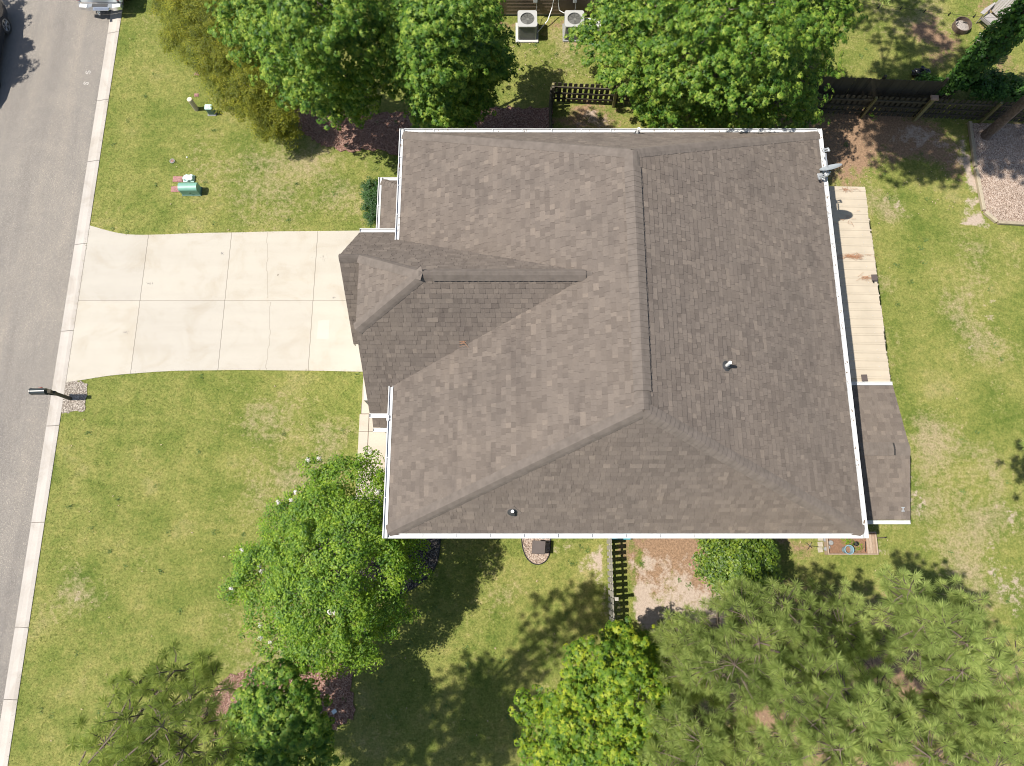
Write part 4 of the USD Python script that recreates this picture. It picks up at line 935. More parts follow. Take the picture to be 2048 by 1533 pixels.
# ---------------------------------------------------------------- neighbour's wall, condensers
nb = Thing('neighbor_house', 'neighbor house wall of brown lap siding behind the condensers', 'house', (2, 24, 0))
ny0 = 21.62; nx0, nx1 = -0.42, 10.6
nb.part('wall', boxm(((nx0 + nx1) / 2, ny0 + 3.03, 2.8), (nx1 - nx0, 6.0, 5.6)), M['nsiding'])
for k in range(30):
    z0 = 0.12 + 0.18 * k; q = np.array([[nx0, ny0 - 0.026, z0], [nx1, ny0 - 0.026, z0], [nx1, ny0 - 0.006, z0 + 0.19], [nx0, ny0 - 0.006, z0 + 0.19]]); q2 = q + (0, 0.02, 0)
    nb.part('siding_board', MB().add(np.vstack([q, q2]), [[0, 1, 2, 3], [0, 4, 5, 1], [0, 3, 7, 4], [1, 5, 6, 2], [3, 2, 6, 7]]), M['nsiding'])
nb.part('corner_board', boxm((nx0 - 0.03, ny0 + 0.02, 2.8), (0.07, 0.12, 5.6)), M['nsiding']); nb.part('foundation', boxm(((nx0 + nx1) / 2, ny0 + 3, 0.05), (nx1 - nx0 - .02, 5.98, 0.16)), M['stone'])
rv = np.array([[nx0 - .4, ny0 - .35, 5.55], [nx1 + .4, ny0 - .35, 5.55], [nx1 - 3, ny0 + 3, 7.6], [nx0 + 3, ny0 + 3, 7.6], [nx1 + .4, ny0 + 6.4, 5.55], [nx0 - .4, ny0 + 6.4, 5.55]])
nb.part('roof', MB().add(rv, [[0, 1, 2], [0, 2, 3], [1, 4, 2], [4, 5, 3], [4, 3, 2], [5, 0, 3], [0, 5, 4], [0, 4, 1]]), M['felt'])
for px in (1071, 1150):
    c = at(px, 12, 0.95); c[1] = ny0 - 0.08; c[2] = 0.95; c[0] = (px - 1024) / FPX * (c[1] * ST + (CAM_H - .95) * CT)
    q = nb.part('disconnect_box', boxm(c, (0.15, 0.10, 0.24), bev=0.008), M['pvc']); nb.part('conduit', tube([c + (0.02, -0.0, -0.12), c + (0.05, -.02, -.3), c + (0.03, -.12, -.5), c + (-0.0, -.35, -.52)], 0.014, 6), M['galv'], parent=q)
nb.part('line_set', tube([(1.66, ny0 - .05, 3.0), (1.66, ny0 - .05, 0.9), (1.62, ny0 - 0.1, 0.55), (1.45, ny0 - .45, 0.25), (1.15, ny0 - .75, 0.12), (1.02, ny0 - .95, 0.15)], 0.02, 7), M['pvc'])
nb.part('line_set', tube([(1.86, ny0 - .05, 1.3), (1.86, ny0 - .06, 0.7), (1.92, ny0 - .12, 0.42), (2.1, ny0 - .2, 0.38), (2.35, ny0 - .22, 0.36)], 0.016, 7), M['pvc'])


def condenser(px, py, lab, w=0.74, h=0.72, padw=0.92, padc='pad', seed=0):
    c = at(px, py); c[1] += w / 2; t = Thing('ac_condenser', lab, 'air conditioner', c, 'outdoor condensers by the neighbor wall')
    t.part('pad', boxm((c[0], c[1], 0.03), (padw, padw, 0.09), bev=0.012), M[padc]); b = 0.075
    t.part('coil', boxm((c[0], c[1], b + h / 2), (w - .05, w - .05, h - .02), bev=0.05), M['acbody'])
    for k in range(11):
        z = b + 0.05 + k * (h - 0.12) / 10; q = sbox(-w / 2, -w / 2, w / 2, w / 2).buffer(-.07).buffer(.07); q = q.difference(q.buffer(-0.018))
        l = prism(q, z, z + 0.016); l.apply_translation((c[0], c[1], 0)); t.part('louvre', l, M['acslat'])
    for sx in (-1, 1):
        for sy in (-1, 1): t.part('corner_post', boxm((c[0] + sx * (w / 2 - .03), c[1] + sy * (w / 2 - .03), b + h / 2), (.055, .055, h), bev=.02), M['acslat'])
    sq = sbox(-w / 2, -w / 2, w / 2, w / 2).buffer(-.08).buffer(.095); hole = Point(0, 0).buffer(w * .375, 24)
    tp = prism(sq.difference(hole), b + h, b + h + .045); tp.apply_translation((c[0], c[1], 0)); t.part('top_cover', tp, M['acrim'])
    fl = lathe([(0, b + h - .16), (w * .38, b + h - .16), (w * .38, b + h - .15), (0, b + h - .15)], (c[0], c[1], 0), 24); t.part('fan_well', fl, M['dark'])
    t.part('hub', lathe([(0, b + h - .03), (.085, b + h - .03), (.09, b + h - .10), (0, b + h - .10)], (c[0], c[1], 0), 16), M['fan'], smooth=40)
    for k in range(3):
        a0 = 2.3 + k * 2.094 + seed; rr_ = np.linspace(.08, w * .35, 5); V = []
        for r in rr_:
            for s, dz in ((-.42, -.03), (0, .0), (.42, .035)): V.append([c[0] + r * math.cos(a0 + s), c[1] + r * math.sin(a0 + s), b + h - .085 + dz])
        V = np.array(V); V = np.vstack([V, V - (0, 0, .004)]); F = []
        for i in range(4):
            for j in range(2): q = i * 3 + j; F += [[q, q + 3, q + 4, q + 1], [15 + q, 15 + q + 1, 15 + q + 4, 15 + q + 3]]
        t.part('fan_blade', MB().add(V, F), M['fan'], smooth=30)
    gd = MB()
    for r in np.linspace(.07, w * .37, 9): gd.tube([(c[0] + r * math.cos(q), c[1] + r * math.sin(q), b + h + .03) for q in np.linspace(0, 2 * math.pi, 25)], .0028, 3, False)
    for q in np.arange(8) * math.pi / 4: gd.tube([(c[0] + .05 * math.cos(q), c[1] + .05 * math.sin(q), b + h + .034), (c[0] + w * .375 * math.cos(q), c[1] + w * .375 * math.sin(q), b + h + .034)], .0032, 3, False)
    t.part('guard', gd, M['black'])


condenser(1054, 83, 'whole air conditioner condenser on a white pad, clear of the trees')
condenser(1146, 83, 'air conditioner condenser half hidden by the large sweetgum branches', padc='stone', padw=0.84, seed=.7)
c = at(1185, 48, 0.3); t = Thing('storage_box', 'white box mostly hidden behind sweetgum leaves near the wall', 'box', (c[0], c[1], 0)); t.part('body', boxm((c[0], c[1], .18), (.62, .34, .36), bev=.02), M['pvc']); t.part('lid', boxm((c[0], c[1], .385), (.68, .4, .05), bev=.02), M['pvc'])
c = at(1191, 87); t = Thing('valve_box', 'pale green round valve box lid in the neighbor grass', 'valve box', c); t.part('ring', lathe([(.13, 0), (.17, 0), (.17, .04), (.13, .05)], c, 18), M['green']); t.part('lid', lathe([(0, .0), (.13, 0), (.13, .045), (0, .06)], c, 18), M['mint'])

# ---------------------------------------------------------------- fences


def picket(x, y, ux, uy, w, h, t=0.018, z0=0.04, dog=True, dx=0, dy=0):
    nx_, ny_ = -uy, ux; c = np.array([x + dx, y + dy])
    pf = [(-w / 2, z0), (w / 2, z0), (w / 2, h - .03), (w / 2 - .03, h), (-w / 2 + .03, h), (-w / 2, h - .03)]
    V = np.array([[c[0] + ux * s + nx_ * q, c[1] + uy * s + ny_ * q, z] for q in (-t / 2, t / 2) for s, z in pf]); k = 6
    F = [[0, i, i + 1] for i in range(1, 5)] + [[k, k + i + 1, k + i] for i in range(1, 5)]
    mb = MB().add(V, F); mb.add(V, [[i, (i + 1) % k, k + (i + 1) % k, k + i] for i in range(k)]); return mb


def fence(name, label, a, b, w, gap, h, side, posts, mat, post_mat, rails=(0.28, 0.95), cap=False, post_side=-1, post_at=None, r_seed=0, rail_mat=None, group=None):
    """a, b: ground ends; pickets on the side +-1 of the rails, posts on the other"""
    a, b = np.array(a, float), np.array(b, float); Ln = np.linalg.norm(b - a); u = (b - a) / Ln; nrm = np.array([-u[1], u[0]]); r = np.random.default_rng(r_seed); rz = math.atan2(u[1], u[0])
    t = Thing(name, label, 'fence', (a[0], a[1], 0), group)
    n = int(Ln / (w + gap))
    for k in range(n):
        p = a + u * (k + .5) * (w + gap) + nrm * side * .035 + u * r.normal(0, .004)
        t.part('picket', picket(p[0], p[1], *u, w * r.uniform(.96, 1.02), h + r.normal(0, .012)), M[mat])
    for z in rails:
        c = (a + b) / 2; t.part('rail', boxm((c[0], c[1], z), (Ln, .04, .085), rz, .004), M[rail_mat or mat])
    for s in (post_at if post_at is not None else np.linspace(0.05, Ln - .05, posts)):
        p = a + u * s - nrm * side * .068 * (1 if post_side < 0 else -1); q = t.part('post', boxm((p[0], p[1], (h + .06) / 2), (.095, .095, h + .06), rz, .006), M[post_mat])
        if cap: t.part('post_cap', boxm((p[0], p[1], h + .075), (.12, .12, .03), rz, .01), M[post_mat], parent=q)
    return t


A0, A1 = np.array([1.52, 17.55]), np.array([24.0, 16.45])
uA = (A1 - A0) / np.linalg.norm(A1 - A0)
nf = fence('picket_fence', 'dark weathered picket fence along the back of both yards', A0, A1, .14, .067, 1.2, 1, 0, 'darkwood', 'moss', (0.3, 0.62, 0.98), post_at=[0.05, 2.5, 4.95, 7.4, 9.85, 12.3, 17.0, 19.5, 22])
s_ = (np.array([15.9, 16.85]) - A0) @ uA; p = A0 + uA * s_ - np.array([-uA[1], uA[0]]) * .075
q = nf.part('corner_post', boxm((p[0], p[1], .68), (.13, .13, 1.36), -.05, .008), M['moss'])
nf.part('post_cap', MB().box((p[0], p[1], 1.40), (.30, .22, .05), -.05, .012).box((p[0], p[1], 1.435), (.24, .17, .02), -.05, .006), M['capwood'], parent=q, label='broad reddish flat post cap')
fence('picket_fence', 'short dark picket fence run from the back fence to the house corner', (1.50, 12.25), (1.50, 17.5), .14, .067, 1.2, 1, 0, 'darkwood', 'darkwood', (0.3, 0.95), post_at=[0.1, 2.6, 5.1])
fence('privacy_fence', 'dark tall board fence standing just behind the picket fence', (7.0, 17.75), (16.3, 17.25), .14, .004, 1.72, -1, 5, 'darkwood', 'darkwood', (0.3, 1.45), r_seed=4)
fence('picket_fence', 'grey picket fence running from the house side into the yellowish sweetgum', (3.27, 1.02), (3.27, -6.6), .142, .065, 1.17, -1, 0, 'greywood', 'greywood', (0.36, 0.84), post_at=[0.1, 2.33, 4.8, 7.3], cap=True)

# teal tub in the fence shadow
bt = Thing('plastic_tub', 'dark teal plastic tub in the striped shadow of the grey picket fence', 'tub', (3.66, .74, 0))
bt.part('tub', boxm((3.68, .76, .09), (.66, .36, .17), bev=.03), M['teal']); bt.part('lid', boxm((3.68, .76, .185), (.70, .40, .03), bev=.012), M['teal'])
bt.part('handle', boxm((3.68, .76, .206), (.2, .04, .02), bev=.006), M['navybin'])

# box in the gravel bed, hose
c = at(1078, 1108); bb = Thing('equipment_box', 'brown square cover box in the small gravel bed beside the house', 'box', c)
y0 = c[1] + .02; bb.part('cover', boxm((c[0] - .02, y0 + .19, .26), (.40, .40, .50), -.07, .012), M['brownbox']); bb.part('lid', boxm((c[0] - .02, y0 + .19, .525), (.43, .43, .04), -.07, .012), M['brownbox']); bb.part('base', boxm((c[0] - .02, y0 + .19, .02), (.44, .44, .05), -.07, .01), M['brownbox'])
hp = [at(1072, 1062, .03), at(1078, 1070, .03), at(1088, 1074, .04), at(1082, 1066, .05), at(1074, 1071, .03), at(1085, 1077, .03), at(1092, 1068, .03)]
from scipy.interpolate import CubicSpline
def spline(p, n=8): p = np.array(p); return CubicSpline(np.arange(len(p)), p)(np.linspace(0, len(p) - 1, n * len(p)))
single('hose', tube(spline(hp), .011, 6), M['hose'], 'blue garden hose coiled by the brown box under the gutter', 'hose')
single('cable', tube(spline([at(1052, 1068, .03), at(1047, 1082, .03), at(1050, 1092, .03), at(1060, 1094, .05)]), .009, 5), M['rust'], 'thin reddish cable curling to the brown box', 'cable')

# raised bed with pots
x0, y1b = at(1645, 1070)[:2]; x1b, y0b = at(1749, 1110)[:2]; y1b = 0.80
rb = Thing('raised_bed', 'timber raised garden bed behind the house corner', 'raised bed', ((x0 + x1b) / 2, (y0b + y1b) / 2, 0))
for (cx, cy, sx, sy) in (((x0 + x1b) / 2, y0b + .02, x1b - x0, .045), ((x0 + x1b) / 2, y1b, x1b - x0, .045), (x0 + .022, (y0b + y1b) / 2, .045, y1b - y0b - .05), (x1b - .022, (y0b + y1b) / 2, .045, y1b - y0b - .05)):
    for z in (.075, .225): rb.part('board', boxm((cx, cy, z), (sx, sy, .147), bev=.005), M['bedwood'])
for k in range(3): rb.part('plank', boxm((x1b - .09 - k * .095, (y0b + y1b) / 2, .20 + .0), (.088, y1b - y0b - .06, .03), bev=.005), M['bedwood'])
rb.part('soil', boxm(((x0 + x1b) / 2, (y0b + y1b) / 2, .07), (x1b - x0 - .1, y1b - y0b - .06, .14)), M['soil'])
def leafshape(kind):
    if kind == 'star':
        a = np.arange(5) * 2 * np.pi / 5 + np.pi / 2; ro = np.array([.62, .52, .40, .40, .52]); P_ = []
        for k in range(5): P_.append([ro[k] * math.cos(a[k]), ro[k] * math.sin(a[k]), -.06]); P_.append([.17 * math.cos(a[k] + .628), .17 * math.sin(a[k] + .628), .03])
        v = np.array(P_); f = [[7, 0, 3], [9, 2, 5], [1, 4, 7], [3, 6, 9], [5, 8, 1]]; return v, np.array(f)
    if kind == 'oval': return np.array([[0, -.5, 0], [.27, 0, .06], [0, .5, -.04], [-.27, 0, .06]]), np.array([[0, 1, 2], [0, 2, 3]])
    if kind == 'narrow': return np.array([[0, -.5, 0], [.15, 0, .03], [0, .5, -.05], [-.15, 0, .03]]), np.array([[0, 1, 2], [0, 2, 3]])
    if kind == 'heart': return np.array([[0, -.35, 0], [.42, -.1, .05], [0, .55, -.05], [-.42, -.1, .05]]), np.array([[0, 1, 2], [0, 2, 3]])


def place(shape, C, Nn, size, r):
    sv, sf = leafshape(shape); n = len(C); Nn = norm(Nn); rv = r.normal(size=(n, 3)); X = norm(np.cross(Nn, rv)); Y = np.cross(Nn, X); s = (size * r.uniform(.7, 1.25, n))[:, None, None]
    V = C[:, None] + s * (sv[None, :, :1] * X[:, None] + sv[None, :, 1:2] * Y[:, None] + sv[None, :, 2:] * Nn[:, None])
    F = (sf[None] + (np.arange(n) * len(sv))[:, None, None]).reshape(-1, 3); return V.reshape(-1, 3), F


def bush(c, rad, n, size, shape, seed, flat=.8):
    r = np.random.default_rng(seed); d = norm(r.normal(size=(n, 3))); d[:, 2] = np.abs(d[:, 2]) * flat; C = np.array(c) + d * np.array(rad) * r.uniform(.3, 1, (n, 1)) ** .5
    return place(shape, C, d + (0, 0, .7) + r.normal(0, .4, (n, 3)), size, r)


bedz = .14
pt = Thing('bed_plant', 'yellow green leafy plant in the raised bed behind the blue pot', 'plant', at(1693, 1083, bedz))
b1 = MB().add(*bush(at(1690, 1081, bedz), (.20, .14, .2), 90, .07, 'narrow', 1)).add(*bush(at(1700, 1087, bedz), (.2, .16, .18), 80, .07, 'narrow', 2)); pt.part('leaves', b1, M['gumyel'])
pt.part('stem', tube([at(1693, 1083, .1), at(1693, 1083, .3)], .008, 5), M['twig'])
pt = Thing('bed_plant', 'bright green plant in the raised bed right of the black pot', 'plant', at(1718, 1092, bedz))
pt.part('leaves', MB().add(*bush(at(1718, 1093, bedz), (.16, .14, .16), 70, .065, 'narrow', 3)).add(*bush(at(1714, 1101, bedz), (.16, .1, .12), 45, .06, 'narrow', 4)), M['myrtle']); pt.part('stem', tube([at(1718, 1092, .1), at(1718, 1092, .28)], .008, 5), M['twig'])
c = at(1690, 1100, bedz); t = Thing('blue_pot', 'round grey blue plant pot in the raised bed', 'pot', c); t.part('shell', lathe([(0, .0), (.11, 0), (.145, .30), (.158, .30), (.158, .33), (.135, .33), (.12, .12), (0, .12)], c, 26), M['pot'], smooth=40); t.part('soil', lathe([(0, .14), (.118, .14), (.118, .15), (0, .16)], c, 18), M['soil'])
c = at(1709, 1088, bedz); t = Thing('black_pot', 'small black nursery pot in the raised bed', 'pot', c); t.part('shell', lathe([(0, .0), (.06, 0), (.078, .15), (.07, .15), (.055, .03), (0, .03)], c, 18), M['black'], smooth=40); t.part('soil', lathe([(0, .06), (.06, .06), (0, .065)], c, 14), M['dark'])
sg = Thing('stepping_stone', 'grey cloverleaf stone ornament in the raised bed end', 'stone', at(1654, 1088, bedz))
for k, (px, py, r) in enumerate(((1661, 1086, .085), (1650, 1080, .07), (1651, 1098, .075), (1656, 1095, .06))): sg.part('lobe', lathe([(0, 0), (r, 0), (r, .04 + k * .003), (r * .85, .06 + k * .003), (0, .062 + k * .003)], at(px, py, bedz), 14), M['stone'], smooth=35)
single('stick', tube([at(1674, 1072, .17), at(1679, 1071, .18)], .013, 5), M['twig'], 'short dark stick lying in the raised bed', 'stick'); single('stick', tube([at(1731, 1083, .18), at(1731, 1104, .18)], .012, 5), M['black'], 'dark bar lying across the raised bed near its planks', 'stick')
t = Thing('tool_handle', 'thin dark pole standing at the raised bed corner', 'pole', at(1747, 1077)); c = at(1747, 1077); t.part('handle', tube([c, c + (0.02, 0, .75)], .014, 6), M['twig']); t.part('tip', boxm((c[0] + .02, c[1], .77), (.04, .04, .05), bev=.01), M['black'])
for k, (py, r) in enumerate(((1077, 4), (1089, 4), (1100, 4))):
    c = at(1640, py); single('paver', boxm((c[0], c[1], .02), (.17, .17, .05), .05 * k, .008), M['paver'], ('pale paver by the raised bed end, nearest the house', 'pale paver by the raised bed end, middle one', 'pale paver by the raised bed end, farthest from the house')[k], 'paver', 'pavers by the raised bed')
c = at(1618, 1092); st = Thing('plant_stand', 'black wire plant stand lying on the ground beside the raised bed', 'plant stand', c)
for a, l in ((2.4, .16), (.9, .15), (-.1, .38), (-.75, .12), (4.2, .15)): st.part('leg', tube([c + (0, 0, .03), c + (l * math.cos(a) * .6, l * math.sin(a) * .6, .06), c + (l * math.cos(a), l * math.sin(a), .02)], .009, 5), M['black'])

# ---------------------------------------------------------------- neighbour's yard
c = at(1920, 56); fp = Thing('fire_pit', 'round rusty metal fire pit full of ash in the neighbor yard', 'fire pit', c)
fp.part('ring', lathe([(.33, 0), (.345, 0), (.345, .24), (.325, .24), (.325, 0)], c, 30), M['rust']); fp.part('ash', lathe([(0, .10), (.15, .09), (.33, .05), (.33, .02), (0, .02)], c, 20), M['ash'])
r_ = np.random.default_rng(8)
for k in range(7): a = r_.uniform(0, 6.28); q = c + (.22 * math.cos(a), .22 * math.sin(a), .09); fp.part('charred_log', tube([q, q + (r_.normal(0, .1), r_.normal(0, .1), .04)], .02, 5), M['ash'] if k % 2 else M['dark'])


def adirondack(px, py, rz, lab, mat='chairwood'):
    c = at(px, py); t = Thing('lounge_chair', lab, 'chair', c, 'grey slatted chairs by the fire pit'); X = trimesh.transformations.rotation_matrix(rz, (0, 0, 1)); X[:3, 3] = c
    def P(name, m_, **k): m_ = m_.mesh() if isinstance(m_, MB) else m_; m_.apply_transform(X); t.part(name, m_, M[mat], **k)
    for k in range(6): P('seat_slat', boxm((0, -.22 + k * .088, .36 - k * .022), (.5, .08, .02), 0, .004, -.24))
    for k in range(7):
        s = -.27 + k * .09; P('back_slat', boxm((s, .48, .68 - abs(k - 3) * .02), (.08, .02, .86 - abs(k - 3) * .045), 0, .004, -.42))
    P('back_brace', boxm((0, .53, .72), (.6, .03, .06), 0, .004)); P('front_board', boxm((0, -.285, .30), (.56, .02, .12), 0, .004))
    for s in (-1, 1):
        P('armrest', MB().tm(prism([(s * .27, -.36), (s * .42, -.40), (s * .43, -.1), (s * .36, .42), (s * .30, .42)], .54, .562)))
        P('leg', boxm((s * .29, -.27, .27), (.022, .09, .54), 0, .004)); P('leg', boxm((s * .27, .30, .2), (.022, .09, .62), 0, .004, .75))


adirondack(1972, 48, -.85, 'grey slatted lounge chair facing the fire pit, partly behind the ivy trunk'); adirondack(1955, 108, -2.0, 'grey slatted chair nearly hidden under the ivy covered trunk')
sl = Thing('string_light', 'thin dark string of lights hanging over the neighbor grass', 'string lights', at(1700, 2, 2.2)); wp = [at(1690, -6, 2.3), at(1760, 10, 2.1), at(1830, 20, 2.05), at(1900, 28, 2.1), at(1960, 34, 2.3), at(2060, 40, 3.0)]; ws = spline(wp)
sl.part('wire', tube(ws, .008, 4), M['black'])
for px, py in ((1755, 18), (1800, 20), (1847, 26), (1896, 32), (1946, 36)): c = at(px, py, 1.95); sl.part('bulb', MB().tm(lathe([(0, 0), (.028, .02), (.032, .06), (.018, .09), (.02, .16), (0, .16)], c, 8)), M['black'])
c = at(1838, 152); kt = Thing('black_bag', 'crumpled black plastic bag on the grass by the dark fence', 'bag', c)
s_ = trimesh.creation.icosphere(3, .3); v = np.array(s_.vertices); v *= (1.15, .7, .75); v += .10 * (meshkit.fbm(v * 9 + 5, 3)[:, None] - .5) * norm(v) * 2.4; v[:, 2] = np.maximum(v[:, 2] + .15, 0); kt.part('bag', trimesh.Trimesh(v + c, s_.faces, process=False), solid('black_plastic', (.012, .012, .014), .25), smooth=25)
kt.part('knot', lathe([(0, 0), (.05, .02), (.03, .08), (.07, .14), (0, .12)], c + (-.1, .05, .32), 8), M['black'])

# ---------------------------------------------------------------- vehicles


def wheel(t, c, R_=.33, w=.22, side=1):
    T_ = trimesh.transformations.euler_matrix(0, math.pi / 2, 0)
    def pl(m_): m_.apply_transform(T_); m_.apply_translation(c); return m_
    q = t.part('wheel', pl(lathe([(R_ * .70, -w / 2), (R_ * .95, -w / 2), (R_, -w * .35), (R_, w * .35), (R_ * .95, w / 2), (R_ * .70, w / 2), (R_ * .70, -w / 2)], (0, 0, 0), 30)), M['rubber'], smooth=40)
    t.part('rim', pl(lathe([(R_ * .62, -w / 2), (R_ * .71, -w / 2), (R_ * .71, w / 2), (R_ * .62, w / 2), (R_ * .62, -w / 2)], (0, 0, 0), 30)), M['alloy'], parent=q, smooth=40)
    sp = MB()
    for k in range(5):
        for dd in (-.1, .1):
            a = k * 1.2566 + dd; sp.tube([(side * (w / 2 - .03), .04 * math.cos(a), .04 * math.sin(a)), (side * (w / 2 - .015), R_ * .64 * math.cos(a + dd * .8), R_ * .64 * math.sin(a + dd * .8))], .017, 5)
    sp.tm(lathe([(0, -.02), (.07, -.02), (.06, .02), (0, .02)], (0, 0, 0), 12).apply_transform(T_).apply_translation((side * (w / 2 - .02), 0, 0)))
    m_ = sp.mesh(); m_.apply_translation(c); t.part('spokes', m_, M['alloy'], parent=q)
    t.part('brake_disc', pl(lathe([(0, -.01), (R_ * .55, -.01), (R_ * .55, .01), (0, .01)], (0, 0, 0), 20)), M['dark'], parent=q)


def loft(secs, closed=True):
    """sections: list of equal-length rings of points"""
    n = len(secs[0]); V = np.vstack(secs); F = []
    for i in range(len(secs) - 1):
        for j in range(n): k = (j + 1) % n; F.append([i * n + j, i * n + k, (i + 1) * n + k, (i + 1) * n + j])
    mb = MB().add(V, F); c0, c1 = np.mean(secs[0], 0), np.mean(secs[-1], 0)
    for o, c, fl in ((0, c0, 1), ((len(secs) - 1) * n, c1, 0)):
        V2 = np.vstack([V[o:o + n], c]); mb.add(V2, [[j, n, (j + 1) % n] for j in range(n)])
    return mb


car = Thing('parked_car', 'black parked car at the far curb, cut by the picture edge', 'car', (-21.42, 19.65, -.05)); cx = -21.42; z0 = -.055
def ring(y, hw, zb, zt, tuck=.06):
    return np.array([[cx - hw * .93, y, zb + z0], [cx + hw * .93, y, zb + z0], [cx + hw, y, zb + .15 + z0], [cx + hw * 1.0, y, (zb + zt) / 2 + .1 + z0], [cx + hw - tuck, y, zt - .03 + z0], [cx + hw - tuck - .12, y, zt + z0], [cx - hw + tuck + .12, y, zt + z0], [cx - hw + tuck, y, zt - .03 + z0], [cx - hw, y, (zb + zt) / 2 + .1 + z0], [cx - hw, y, zb + .15 + z0]])
body = loft([ring(17.25, .62, .32, .62), ring(17.35, .78, .24, .72), ring(17.7, .88, .2, .82), ring(18.6, .92, .2, .95), ring(19.8, .925, .2, 1.0), ring(20.9, .92, .2, 1.02), ring(21.6, .87, .22, .98), ring(21.88, .76, .3, .9), ring(21.92, .6, .4, .8)])
bodyp = car.part('body', body, M['carblack'], smooth=35)
cab = loft([np.array([[cx - w_, y, b_ + z0], [cx + w_, y, b_ + z0], [cx + w_ - .17 * q, y, t_ + z0], [cx + w_ - .32 * q - .02, y, t_ + .03 * q + z0], [cx - w_ + .32 * q + .02, y, t_ + .03 * q + z0], [cx - w_ + .17 * q, y, t_ + z0]]) for y, w_, b_, t_, q in ((18.45, .80, .9, .95, .1), (19.15, .84, .94, 1.38, 1), (20.0, .84, .96, 1.42, 1), (20.9, .82, .97, 1.36, 1), (21.6, .74, .92, .99, .1))])
car.part('cabin', cab, M['carblack'], smooth=30)
for s in (-1, 1):
    for (ya, yb, yc, yd) in ((18.85, 19.75, 19.72, 19.22), (19.82, 20.8, 20.6, 19.82)):
        q = np.array([[cx + s * .85, ya, .99 + z0], [cx + s * .85, yb, 1.0 + z0], [cx + s * .70, yc, 1.34 + z0], [cx + s * .70, yd, 1.33 + z0]]); car.part('side_window', MB().add(np.vstack([q, q - (s * .01, 0, 0)]), [[0, 1, 2, 3], [4, 5, 6, 7]]), M['glass'])
    mm_ = boxm((cx + s * 1.0, 18.95, 1.02 + z0), (.20, .09, .12), 0, .03); car.part('mirror', mm_, M['silver'])
    for y in (18.28, 20.93): wheel(car, (cx + s * .82, y, .33 + z0), side=s)
    car.part('headlight', boxm((cx + s * .6, 17.33, .64 + z0), (.3, .1, .12), 0, .03), M['glass']); car.part('tail_light', boxm((cx + s * .62, 21.86, .8 + z0), (.3, .08, .14), 0, .03), M['redlamp'])

tk = Thing('pickup_truck', 'silver pickup truck rear with step bumper at the top edge of the street', 'truck', (-16.62, 24, -.05)); tx = -16.62; ys_ = 21.50
tk.part('bumper', MB().tm(prism([(tx - .86, ys_ + .20), (tx - .84, ys_ + .05), (tx - .5, ys_ - .03), (tx - .34, ys_ + .04), (tx + .34, ys_ + .04), (tx + .5, ys_ - .03), (tx + .84, ys_ + .05), (tx + .86, ys_ + .20)], .42, .58)).box((tx, ys_ + .03, .47), (.66, .16, .07), 0, .02), M['chrome'])
tk.part('step_pad', boxm((tx, ys_ + .10, .585), (.62, .14, .02), 0, .005), M['boot']); tk.part('hitch', MB().box((tx - .1, ys_ - .02, .38), (.07, .3, .07), 0, .01).tm(trimesh.creation.icosphere(2, .035).apply_translation((tx - .1, ys_ - .14, .46))), M['chrome'])
for s in (-1, 1): tk.part('bumper_pad', boxm((tx + s * .66, ys_ + .08, .588), (.3, .16, .02), s * .1, .006), M['pvc'])
tk.part('tailgate', boxm((tx, ys_ + .24, .88), (1.46, .07, .56), 0, .02), M['silver']); tk.part('bed_side', boxm((tx - .84, ys_ + 1.2, .86), (.14, 1.95, .60), 0, .04), M['silver']); tk.part('bed_side', boxm((tx + .84, ys_ + 1.2, .86), (.14, 1.95, .60), 0, .04), M['silver']); tk.part('bed_floor', boxm((tx, ys_ + 1.2, .66), (1.6, 1.9, .06)), M['boot'])
for s in (-1, 1): tk.part('tail_light', boxm((tx + s * .80, ys_ + .235, .92), (.14, .085, .40), 0, .02), M['redlamp'])
tk.part('cab', loft([np.array([[tx - w_, y, b_], [tx + w_, y, b_], [tx + w_ - q, y, t_], [tx - w_ + q, y, t_]]) for y, w_, b_, t_, q in ((ys_ + 2.2, .9, .45, 1.7, .16), (ys_ + 2.5, .92, .45, 1.78, .16), (ys_ + 3.9, .92, .45, 1.76, .16), (ys_ + 4.6, .92, .45, 1.15, .06), (ys_ + 5.6, .9, .45, 1.08, .08), (ys_ + 5.75, .8, .55, .95, .1))]), M['silver'], smooth=25)
tk.part('rear_window', boxm((tx, ys_ + 2.19, 1.45), (1.3, .02, .36)), M['glass'])
for s in (-1, 1):
    for y in (ys_ + 1.15, ys_ + 4.75): wheel(tk, (tx + s * .80, y, .36 - .055), .37, .25, s)
    tk.part('mirror', boxm((tx + s * 1.05, ys_ + 4.0, 1.2), (.22, .1, .2), 0, .03), M['black'])

# ---------------------------------------------------------------- trees and shrubs


def blobs_world(bl):
    out = []
    for px, py, rp, z in bl: out.append((at(px, py, z), rp * mpp(px, py, z), z))
    return out


